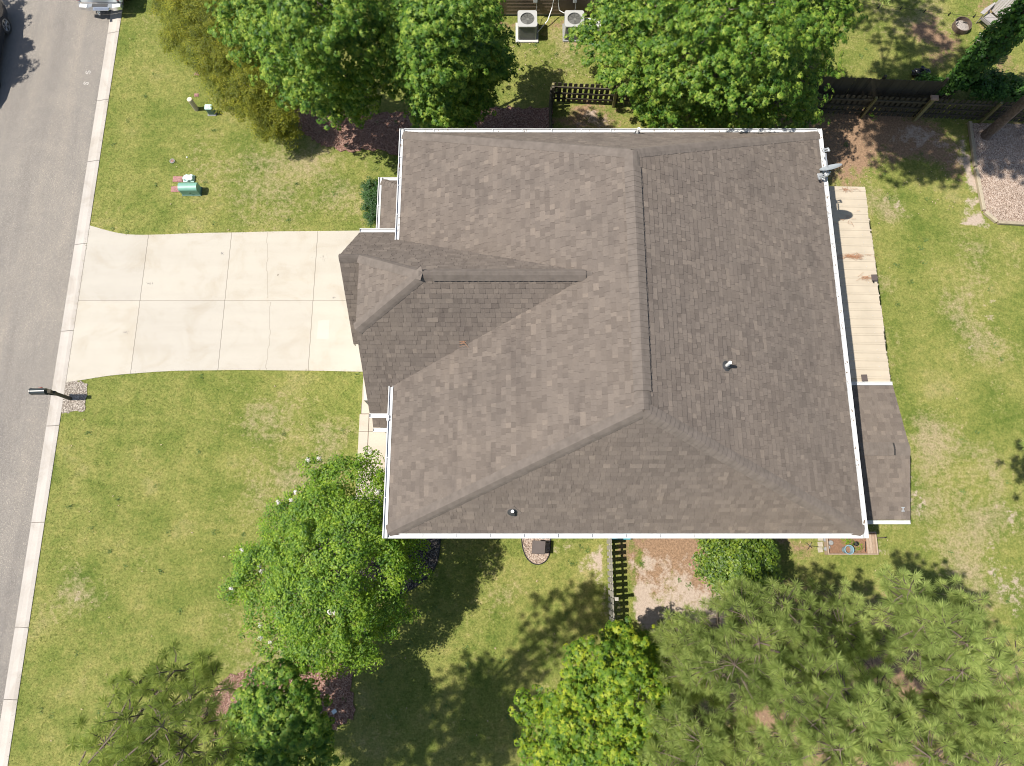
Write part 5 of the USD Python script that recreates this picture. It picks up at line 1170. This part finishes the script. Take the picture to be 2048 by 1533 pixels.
def crown(bl, n_clump, per, leaf, shape, seed, clump=.36, squash=.75, fill=.32, lump=.9, cull=.40, amp=1.0):
    """Leaves in clumps over the outside of overlapping lumps, thinner inside: uneven outline, gaps, lit tips over dark hollows."""
    r = np.random.default_rng(seed); B = blobs_world(bl); C, N = [], []
    A = np.array([b[1] ** 2 for b in B]); A = A / A.sum(); cs = []
    tries = 0
    while len(cs) < n_clump and tries < n_clump * 12:
        tries += 1; k = r.choice(len(B), p=A); c, R, _ = B[k]; d = norm(r.normal(size=3)); 
        if d[2] < -.45: d[2] *= -1
        p = c + d * R * (1, 1, squash) * r.uniform(.85, 1.06); nz = meshkit.noise(np.array([p * lump * .62 + seed * 3.1, p * lump * 2.1 + 40 + seed, p * lump * 1.7 + 90 + seed])); p = c + (p - c) * (1 - amp * .62 + amp * (.68 * nz[0] + .42 * nz[2]))
        if p[2] < .25 or nz[1] < cull: continue
        q = min(np.linalg.norm((p - c2) / (1, 1, squash)) / R2 for j, (c2, R2, _) in enumerate(B) if j != k) if len(B) > 1 else 9
        if q < .72: continue
        if cs and np.min(np.sum((np.array(cs) - p) ** 2, 1)) < (clump * .62) ** 2: continue
        cs.append(p); cr = clump * r.uniform(.55, 1.4); n = int(per * r.uniform(.6, 1.3))
        dd = norm(r.normal(size=(n, 3))) * (r.uniform(0, 1, (n, 1)) ** .42); dd[:, 2] = dd[:, 2] * .62
        pts = p + dd * cr + d * .05; pts[:, 2] -= .25 * cr * (dd[:, 0] ** 2 + dd[:, 1] ** 2)
        if shape == 'star':
            k6 = 6; a = np.tile(np.arange(k6) * 1.047, n) + np.repeat(r.uniform(0, 6.28, n), k6); rad_ = np.c_[np.cos(a), np.sin(a), -.35 + 0 * a]; up_ = np.repeat(norm(np.array([0, 0, .8]) + d * .45 + dd * .5 + r.normal(0, .2, (n, 3))), k6, 0)
            rad_ = norm(rad_ - up_ * np.sum(rad_ * up_, 1, keepdims=True)); pts = np.repeat(pts, k6, 0) + rad_ * leaf * .48 - up_ * .03; C.append(pts); N.append(up_ + rad_ * .45 + r.normal(0, .12, (n * k6, 3)))
        else:
            C.append(pts); N.append(np.array([0, 0, .75]) + d * .45 + dd * .55 + r.normal(0, .30, (n, 3)))
    n = int(len(cs) * per * fill * (6 if shape == 'star' else 1)); ks = r.choice(len(B), n, p=A); d = norm(r.normal(size=(n, 3)))
    pts = np.array([B[k][0] for k in ks]) + d * np.array([B[k][1] for k in ks])[:, None] * (1, 1, squash) * (r.uniform(.15, .85, (n, 1)) ** .6); ok = pts[:, 2] > .3
    C.append(pts[ok]); N.append(np.array([0, 0, .8]) + r.normal(0, .4, (ok.sum(), 3)))
    return place(shape, np.vstack(C), np.vstack(N), leaf, r), np.array(cs)


def limbs(base, bl, trunk_r, seed, fork=.35):
    r = np.random.default_rng(seed); B = blobs_world(bl); base = np.array(base, float); top = np.mean([b[0] for b in B], 0); top[2] = max(b[2] for b in B)
    f = base + (top - base) * fork; tr = tube([base - (0, 0, .1), base + (0, 0, .15), base + (f - base) * .5 + r.normal(0, .03, 3), f, base + (top - base) * .9], [trunk_r * 1.35, trunk_r, trunk_r * .85, trunk_r * .7, trunk_r * .2], 9)
    br = MB()
    for c, R, z in B:
        s = base + (top - base) * r.uniform(fork, .8); mdl = (s + c) / 2 + r.normal(0, .12, 3); br.tube([s, mdl, c], [trunk_r * .4, trunk_r * .25, trunk_r * .1], 6)
        for k in range(4): e = c + norm(r.normal(size=3)) * R * (.8, .8, .5); br.tube([c, (c + e) / 2 + r.normal(0, .06, 3), e], [trunk_r * .1, trunk_r * .07, .006], 4)
    return tr, br


def tree(name, label, cat, base_px, bl, mat, n, per, leaf, shape, seed, trunk_r=.12, group=None, loc=None, **kw):
    b = np.array(loc, float) if loc is not None else at(*base_px); t = Thing(name, label, cat, b, group)
    tr, br = limbs(b, bl, trunk_r, seed); t.part('trunk', tr, M['bark'], smooth=True); t.part('branches', br, M['twig'])
    (V, F), cs = crown(bl, n, per, leaf, shape, seed, **kw); t.part('crown', (V, F), M[mat]); return t, cs


tree('sweetgum_tree', 'bright green sweetgum over the front mulch bed, left one of the two nearer the street', 'tree', (668, 185),
     [(500, 40, 70, 4.8), (560, 20, 100, 6.6), (635, 5, 105, 7.8), (715, 25, 70, 5.0), (600, 105, 80, 6.4), (680, 110, 72, 5.2), (540, 100, 52, 4.4), (640, 170, 60, 4.4), (715, 180, 52, 3.2), (590, 160, 44, 3.6), (755, 100, 46, 3.6), (778, 50, 46, 4.4), (785, 160, 36, 3.2), (600, -80, 110, 6.6), (690, 212, 36, 2.6), (660, 215, 26, 2.6)],
     'gum', 560, 10, .135, 'star', 11, .15)
tree('sweetgum_tree', 'deep green sweetgum beside the condensers, its crown ending at the house gutter', 'tree', (905, 190),
     [(835, 40, 75, 6.4), (890, 10, 95, 7.8), (958, 25, 46, 4.2), (865, 105, 80, 6.8), (935, 100, 68, 4.4), (996, 85, 28, 3.0), (815, 125, 48, 4.8), (880, 180, 58, 4.9), (945, 175, 55, 3.0), (865, 228, 36, 3.0), (988, 130, 40, 2.8), (920, 228, 30, 2.4), (845, 200, 36, 3.2)],
     'gum', 560, 10, .135, 'star', 12, .15)
tree('sweetgum_tree', 'largest sweetgum, spreading over the picket fence behind the house', 'tree', (1440, 185),
     [(1270, 30, 80, 5.4), (1360, 20, 110, 6.6), (1460, 20, 120, 8.3), (1560, 30, 105, 6.5), (1635, 35, 65, 5.4), (1290, 105, 85, 4.8), (1390, 110, 95, 6.2), (1500, 110, 105, 7.2), (1595, 120, 80, 5.0), (1310, 180, 62, 3.8), (1390, 195, 66, 4.3), (1480, 200, 70, 4.6), (1565, 195, 66, 4.2), (1300, 225, 30, 2.4), (1350, 235, 34, 2.8), (1430, 240, 34, 3.4), (1520, 240, 34, 3.2), (1600, 205, 40, 3.2), (1205, 55, 38, 2.8), (1170, 70, 22, 2.2), (1225, 110, 40, 3.0), (1660, 20, 45, 5.0), (1450, -120, 180, 7), (1240, 0, 50, 4.0)],
     'gum', 900, 10, .135, 'star', 13, .19)
tree('sweetgum_tree', 'yellow green sweetgum hiding the end of the grey picket fence', 'tree', (1245, 1330),
     [(1200, 1350, 75, 4.8), (1260, 1330, 60, 4.6), (1250, 1290, 38, 3.6), (1160, 1400, 60, 4.0), (1110, 1450, 45, 3.2), (1180, 1470, 80, 4.8), (1270, 1420, 90, 5.6), (1320, 1340, 45, 3.8), (1330, 1390, 40, 3.8), (1240, 1520, 90, 5.4), (1130, 1530, 60, 4.2), (1320, 1480, 70, 4.6), (1095, 1400, 30, 2.6), (1062, 1425, 26, 2.8), (1078, 1485, 34, 3.2), (1350, 1440, 40, 4.2), (1228, 1272, 24, 3.2), (1292, 1285, 24, 3.2), (1200, 1600, 100, 5)],
     'gumyel', 340, 9, .14, 'star', 14, .12, clump=.30)
tree('sweetgum_tree', 'small shaded sweetgum in the pinkish mulch island', 'tree', (560, 1425),
     [(550, 1400, 60, 3.8), (510, 1440, 60, 3.8), (590, 1440, 62, 4.3), (560, 1445, 60, 4.6), (530, 1490, 75, 3.4), (605, 1500, 60, 3.0), (560, 1540, 70, 3.2), (480, 1490, 40, 2.5), (620, 1400, 28, 2.3), (640, 1460, 25, 2.4)],
     'gum', 190, 10, .14, 'star', 15, .08, clump=.30)

ct, cs = tree('crape_myrtle_tree', 'broad crape myrtle with scattered white blooms by the front walk', 'tree', (742, 1130),
     [(690, 965, 52, 3.6), (735, 1000, 50, 3.6), (640, 985, 40, 3.4), (640, 1040, 70, 4.2), (715, 1060, 66, 4.7), (775, 1070, 55, 3.8), (575, 1050, 48, 3.5), (590, 1110, 72, 4.2), (670, 1130, 90, 5.0), (750, 1140, 75, 4.5), (805, 1110, 36, 3.0), (530, 1150, 60, 3.7), (495, 1165, 30, 3.2), (600, 1190, 80, 4.6), (690, 1205, 74, 4.6), (760, 1210, 46, 3.4), (550, 1215, 55, 3.8), (640, 1265, 65, 3.9), (715, 1275, 50, 3.4), (570, 1275, 42, 3.4), (660, 1310, 34, 3.0), (600, 1310, 26, 2.9), (705, 1320, 24, 2.6), (628, 935, 26, 3.7), (590, 995, 24, 3.6), (560, 1012, 20, 3.5), (490, 1112, 26, 3.3), (545, 1112, 28, 3.6), (520, 1140, 26, 3.5), (468, 1178, 22, 3.3), (520, 1265, 26, 3.4), (735, 925, 22, 3.0), (760, 960, 18, 2.8), (842, 1138, 18, 2.9), (805, 1225, 20, 3.0), (775, 1255, 18, 3.0), (745, 1312, 16, 2.8), (540, 1048, 18, 3.3), (835, 1085, 16, 2.8), (610, 1335, 14, 2.6), (680, 930, 20, 3.4)],
     'myrtle', 900, 62, .08, 'oval', 16, .07, clump=.24, fill=.22, lump=1.1, cull=.40, amp=.95)
r_ = np.random.default_rng(4)
for px, py, z in ((637, 918, 3.8), (616, 920, 3.7), (591, 985, 3.7), (582, 1001, 3.6), (556, 1005, 3.6), (484, 1101, 3.4), (497, 1114, 3.4), (545, 1106, 3.7), (519, 1132, 3.6), (523, 1143, 3.6), (463, 1178, 3.3), (583, 1224, 4.2), (669, 1226, 4.9), (520, 1251, 3.6), (521, 1276, 3.5), (541, 1285, 3.4), (646, 1304, 3.6), (727, 1258, 3.8), (735, 1050, 4.6), (711, 1108, 5.2), (634, 1338, 2.8), (740, 905, 3.0), (660, 1225, 4.9), (755, 985, 3.9)):
    c = at(px, py, z + .32); n = 44; d = norm(r_.normal(size=(n, 3))); P_ = c + d * (.085, .08, .08) * r_.uniform(.3, 1, (n, 1)); V, F = place('oval', P_, d + (0, 0, .4), .05, r_); ct.part('flower_cluster', (V, F), M['bloom'])

tree('wax_myrtle', 'tall olive yellow shrub along the front lawn beside the sweetgum', 'shrub', (480, 215),
     [(360, 30, 42, 2.6), (345, 75, 30, 2.0), (400, 40, 58, 3.2), (450, 30, 60, 3.4), (420, 95, 55, 2.9), (465, 120, 52, 2.8), (500, 80, 50, 3.2), (455, 165, 42, 2.2), (500, 175, 50, 2.5), (525, 215, 40, 1.9), (545, 250, 32, 1.4), (560, 220, 30, 2.0), (478, 210, 30, 1.6), (400, -40, 70, 3.2), (330, 10, 30, 2.0), (575, 265, 20, 1.0)],
     'wax', 480, 120, .085, 'narrow', 17, .06, clump=.27, fill=.7, lump=1.3, cull=.2, amp=.8)
tree('small_tree', 'small glossy leaved tree growing below the house eave by the pines', 'tree', (1478, 1140),
     [(1440, 1095, 36, 2.0), (1475, 1100, 45, 2.5), (1515, 1100, 38, 2.2), (1425, 1130, 32, 1.8), (1470, 1135, 50, 2.7), (1515, 1140, 36, 2.2), (1490, 1170, 38, 2.0), (1450, 1165, 30, 1.8), (1535, 1110, 20, 1.6), (1500, 1195, 22, 1.4)],
     'glossy', 190, 52, .10, 'oval', 18, .06, clump=.22, fill=.6, lump=1.6, cull=.25, amp=.6)
tree('round_shrub', 'clipped dark green shrub against the front porch gutter', 'shrub', (748, 415),
     [(745, 378, 19, 1.1), (748, 398, 21, 1.15), (746, 418, 20, 1.1), (748, 434, 16, 1.0)], 'boxw', 90, 70, .05, 'oval', 19, .04, clump=.13, fill=.9, squash=.95, cull=0, amp=.25)
# wild vines by the fence
tree('vine_thicket', 'dark green vine thicket against the fence below the ivy trunk', 'shrub', (1960, 195), [(1852, 160, 13, .8), (1872, 166, 14, .9), (1925, 166, 18, 1.0), (1960, 170, 20, 1.1), (2000, 176, 20, 1.1), (2040, 182, 20, 1.1), (1940, 155, 14, .8), (1985, 158, 15, .8), (2025, 164, 15, .8), (1900, 172, 10, .7)], 'ivy', 230, 40, .10, 'heart', 20, .03, clump=.2, fill=.8)
tree('vine_sprig', 'small vine sprig on the ground at the foot of the picket fence post', 'plant', (1745, 236), [(1743, 233, 5, .2), (1738, 238, 4, .15)], 'myrtle', 8, 14, .07, 'heart', 21, .008, clump=.12)

# ---- pines


def high(cx, cy, zs, R, n, seed):
    r = np.random.default_rng(seed); out = []
    for k in range(n): a = r.uniform(0, 6.28); q = R * math.sqrt(r.uniform(0, 1)); out.append((np.array([cx + q * math.cos(a), cy + q * math.sin(a), r.uniform(*zs)]), r.uniform(.55, .85), 0))
    return out


def tufts(C, D, L_, n, seed, width=.0046):
    """needle tufts: long thin needles bursting from each shoot tip"""
    r = np.random.default_rng(seed); m = len(C); C = np.repeat(C, n, 0); D = np.repeat(D, n, 0); q = len(C)
    d = norm(norm(r.normal(size=(q, 3))) + D * .62); ln = L_ * r.uniform(.65, 1.1, (q, 1)); o = C - D * r.uniform(0, .09, (q, 1)); tip = o + d * ln; tip[:, 2] -= .10 * ln[:, 0] * (1 - np.abs(d[:, 2]))
    s = norm(np.cross(d, np.array([0, 0, 1.0]) + .42 * r.normal(size=(q, 3)))) * width; o = o + d * ln * .04; mid = (o + tip) * .5 + (0, 0, .012)
    b = (np.arange(q) * 4)[:, None]
    return np.stack([o, mid - s, tip, mid + s], 1).reshape(-1, 3), np.concatenate([b + [0, 1, 2], b + [0, 2, 3]])


def pine(label, base, pads, seed, trunk_r=.17, spacing=.235, needles=100, ln=.235, group=None, top=None, layers=(0.0, -.45, -1.15), name='pine_tree', tm='bark', grow=1.28, width=.0046):
    r = np.random.default_rng(seed); base = np.array(base, float); t = Thing(name, label, 'tree', base, group); B = blobs_world([q for q in pads if len(q) == 4]) + [q for q in pads if len(q) == 3]
    tp = np.mean([b[0] for b in B], 0); tp[2] = max(b[0][2] for b in B) + .1
    if top is not None: tp = np.array(top, float)
    t.part('trunk', tube([base - (0, 0, .1), base + (0, 0, .2)] + [base + (tp - base) * s + r.normal(0, .02, 3) for s in (.25, .5, .75, 1.0)], [trunk_r * 1.3, trunk_r, trunk_r * .9, trunk_r * .75, trunk_r * .5, .02], 12), M[tm], smooth=True)
    C, D = [], []; br = MB()
    B = [(c + (0, 0, r.uniform(-.55, .45)), R, z) for c, R, z in B]
    for c, R, z in B:
        R = R * grow; s = base + (tp - base) * min(.97, max(.3, (c[2] - .5 - .25 * np.linalg.norm((c - tp)[:2])) / tp[2])); mdl = (s + c) / 2 + (0, 0, .08) + r.normal(0, .08, 3); br.tube([s, mdl, c - (0, 0, .12)], [trunk_r * .26, trunk_r * .15, .012], 6)
        for lz in layers:
            n = int((R / spacing) ** 2 * 1.1 * (1 if lz == 0 else .95 if lz > -1 else .5)) + 1; pts = []
            for _ in range(n * 8):
                if len(pts) >= n: break
                a, q = r.uniform(0, 6.283), R * math.sqrt(r.uniform(0, 1)) * r.uniform(.9, 1.12); p = c + (q * math.cos(a), q * math.sin(a), lz - .30 * (q / R) ** 2 * R * .6 + r.normal(0, .17))
                if pts and np.min(np.sum((np.array(pts) - p) ** 2, 1)) < (spacing * .72) ** 2: continue
                pts.append(p); d = norm(np.array([math.cos(a) * q / R * .8, math.sin(a) * q / R * .8, .65]) + r.normal(0, .22, 3)); C.append(p); D.append(d)
                s2 = c - (0, 0, .12) if q < R * .6 else c + (p - c) * .35 - (0, 0, .12)
                br.tube([s2, (s2 + p) / 2 + (0, 0, -.05), p], [.013, .010, .007], 3, False)
    for c, R, z in B + [(tp - (0, 0, .15), .5, 0)]:
        s = base + (tp - base) * min(.97, max(.3, (c[2] - .5 - .25 * np.linalg.norm((c - tp)[:2])) / tp[2]))
        for k in range(7): p = s + (c - s) * r.uniform(.35, .95) + r.normal(0, .22, 3) * (1, 1, .6); C.append(p); D.append(norm(np.array([0, 0, .8]) + r.normal(0, .5, 3)))
    V, F = tufts(np.array(C), np.array(D), ln, needles, seed + 1, width)
    t.part('branches', br, M['pinetwig']); t.part('crown', (V, F), M['needle']); return t


gp_ = 'pines behind the fence below the house'
pine('tall pine with the rounded crown nearest the glossy small tree', at(1395, 1268), [(1565, 1215, 48, 7.2), (1500, 1235, 55, 7.6), (1590, 1275, 48, 7.4), (1450, 1275, 52, 7.4), (1530, 1290, 62, 8.2), (1480, 1335, 62, 8.2), (1570, 1330, 55, 7.9), (1620, 1310, 40, 7.0), (1420, 1330, 48, 7.2), (1560, 1370, 50, 7.4), (1490, 1385, 50, 7.4), (1620, 1240, 36, 6.6)], 31)
pine('pine at the yellowish sweetgum, its crown wedged between that and a larger pine', at(1318, 1262), [(1370, 1280, 42, 5.8), (1345, 1310, 36, 5.4), (1395, 1310, 40, 5.8), (1380, 1350, 46, 6.0), (1415, 1380, 42, 6.0), (1360, 1385, 30, 5.0), (1440, 1420, 30, 4.6)], 32, .11)
pine('lower shaded pine in the gap between two tall pine crowns', at(1622, 1240), [(1690, 1210, 38, 5.0), (1720, 1240, 36, 4.8), (1740, 1262, 24, 4.4), (1680, 1260, 40, 5.0), (1650, 1310, 36, 4.6), (1700, 1340, 34, 4.2), (1660, 1370, 36, 4.0), (1795, 1290, 28, 3.6), (1760, 1350, 30, 3.2)], 33, .10)
pine('tall pine with the bluish crown reaching toward the open back lawn', at(1655, 1225), [(1815, 1180, 38, 8.8), (1850, 1215, 46, 9.2), (1880, 1250, 48, 9.4), (1830, 1250, 40, 8.8), (1920, 1285, 50, 9.4), (1870, 1300, 46, 9.0), (1960, 1315, 46, 9.2), (1910, 1340, 48, 9.0), (1985, 1205, 34, 8.4), (1960, 1255, 30, 8.2), (2000, 1350, 42, 8.8), (2035, 1310, 40, 8.4)], 34)
pine('largest pine, its wide crown along the bottom edge right of center', at(1520, 1250), [(1600, 1400, 52, 9.2), (1660, 1370, 50, 9.4), (1720, 1390, 54, 10.2), (1790, 1400, 50, 9.8), (1650, 1440, 56, 10.2), (1730, 1450, 60, 10.8), (1810, 1460, 56, 10.2), (1680, 1500, 60, 10.6), (1770, 1515, 60, 10.8), (1590, 1480, 52, 9.2), (1850, 1420, 44, 9.0), (1850, 1510, 50, 9.6), (1600, 1540, 56, 9.4), (1700, 1570, 70, 10.6)], 35, .2)
pine('pine at the bottom edge beside the yellowish sweetgum', at(1345, 1300), [(1360, 1450, 44, 7.4), (1400, 1480, 48, 7.8), (1350, 1500, 46, 7.4), (1440, 1510, 46, 7.8), (1490, 1480, 42, 7.4), (1520, 1520, 46, 7.4), (1400, 1540, 56, 8.0), (1330, 1540, 40, 7.0), (1470, 1560, 60, 7.8)], 36, .14)
pine('pine in the lower right corner of the picture', at(1790, 1245), [(1905, 1410, 44, 8.0), (1960, 1400, 44, 8.2), (1930, 1450, 48, 8.6), (1990, 1440, 48, 8.6), (2030, 1400, 40, 8.2), (1900, 1490, 46, 8.2), (1960, 1500, 54, 9.0), (2030, 1480, 50, 8.8), (2000, 1545, 60, 9.0), (1905, 1545, 46, 8.4), (2070, 1540, 50, 8.6)], 37, .15)
pine('thin pine over the front lawn corner, crown above the mulch island', at(533, 1462), [(390, 1345, 30, 13.6), (340, 1345, 40, 13.8), (300, 1390, 52, 14.0), (365, 1400, 52, 14.1), (240, 1380, 40, 13.6), (425, 1365, 26, 13.2), (245, 1440, 52, 14.0), (320, 1455, 56, 14.4), (395, 1450, 50, 14.0), (195, 1400, 30, 13.4), (280, 1505, 58, 14.2), (360, 1505, 56, 14.2), (200, 1490, 46, 13.6), (430, 1495, 40, 13.4), (165, 1540, 40, 13.4), (300, 1560, 70, 14.2), (420, 1560, 50, 13.8)] + high(-8.8, -5.9, (12.0, 13.6), 2.0, 16, 51) + high(-6.6, -5.6, (11.6, 13.2), 1.2, 7, 52), 38, .11, ln=.165, needles=90, width=.0036, spacing=.165, layers=(0.0, -.4), top=(-7.6, -4.6, 14.6), grow=1.12)





tr_ = at(1970, 273)
pine('leaning grey pine trunk standing in the large gravel bed', tr_, high(tr_[0] + .6, tr_[1] + .4, (14.5, 17), 2.6, 16, 41), 41, .19, .4, 40, top=(tr_[0] + .6, tr_[1] + .4, 16.5), width=.012)
iv = at(1888, 190); ivt = np.array([iv[0] + .3, iv[1] - .25, 15.5])
pine('pine trunk wrapped in dark ivy behind the back fence corner', iv, high(ivt[0], ivt[1], (13.5, 16), 2.4, 14, 42), 42, .22, .4, 40, top=ivt, width=.012)
iy = Thing('ivy', 'dark ivy climbing the pine trunk by the fire pit', 'vine', iv); r_ = np.random.default_rng(6); n = 9000
z_ = r_.uniform(0.8, 7.5, n); a = r_.uniform(0, 6.283, n); wd = .26 + .26 * np.minimum(1, z_ / 3.0) * (.65 + .7 * meshkit.noise(np.c_[z_ * .9, a, a * 0])); q = wd * r_.uniform(.5, 1.25, n) * (.75 + .6 * meshkit.noise(np.c_[z_ * 2.6, a * 1.5, a * 0 + 5])); ax = iv[None] + (ivt - iv)[None] * (z_ / 15.5)[:, None]
P_ = ax + np.c_[q * np.cos(a), q * np.sin(a), 0 * a]; iy.part('leaves', place('heart', P_, np.c_[np.cos(a), np.sin(a), .7 + 0 * a] + r_.normal(0, .3, (n, 3)), .13, r_), M['ivy'])
st_ = MB()
for k in range(6): st_.tube([iv + (ivt - iv) * z / 15.5 + (.24 * math.cos(k + z), .24 * math.sin(k + z), 0) for z in np.linspace(0, 6, 10)], .02, 5)
iy.part('stem', st_, M['twig'])
# trees standing outside the picture that shade it
pine('tall pine rising behind the largest sweetgum, crown beyond the picture edge', (8.7, 17.0, 0), high(9.8, 15.4, (11.2, 13.0), 1.9, 26, 43) + high(9.3, 19.6, (11, 13.5), 2.2, 14, 44) + high(12.6, 15.8, (12, 13.6), 1.7, 18, 47), 43, .2, .30, 60, top=(9.2, 17.2, 13.2), width=.010)
pine('pine just outside the right picture edge by the back lawn', (18.9, 2.8, 0), high(17.4, 2.8, (7.2, 9.4), 1.6, 12, 45) + high(14.9, 2.9, (8.0, 9.2), .7, 6, 53) + high(15.1, -.7, (8.2, 9.0), .4, 3, 54), 45, .17, .24, 90, top=(18.2, 2.6, 9.8), width=.008)
tree('sweetgum_tree', 'leafy tree across the street, only its shadow reaching the asphalt', 'tree', None, [(-380, -170, 62, 5.0), (-420, 40, 46, 4.4), (-350, -140, 36, 4.4), (-440, -80, 80, 5.5)], 'gum', 120, 11, .17, 'star', 46, .12, loc=(-23.95, 19.6, 0))
pine('pine beyond the lower left picture edge that shades the side lawn', (-7.4, -9.2, 0), high(-8.8, -6.9, (10.2, 12.0), 2.4, 10, 48), 48, .17, .22, 90, top=(-8.0, -8.0, 12), width=.006)
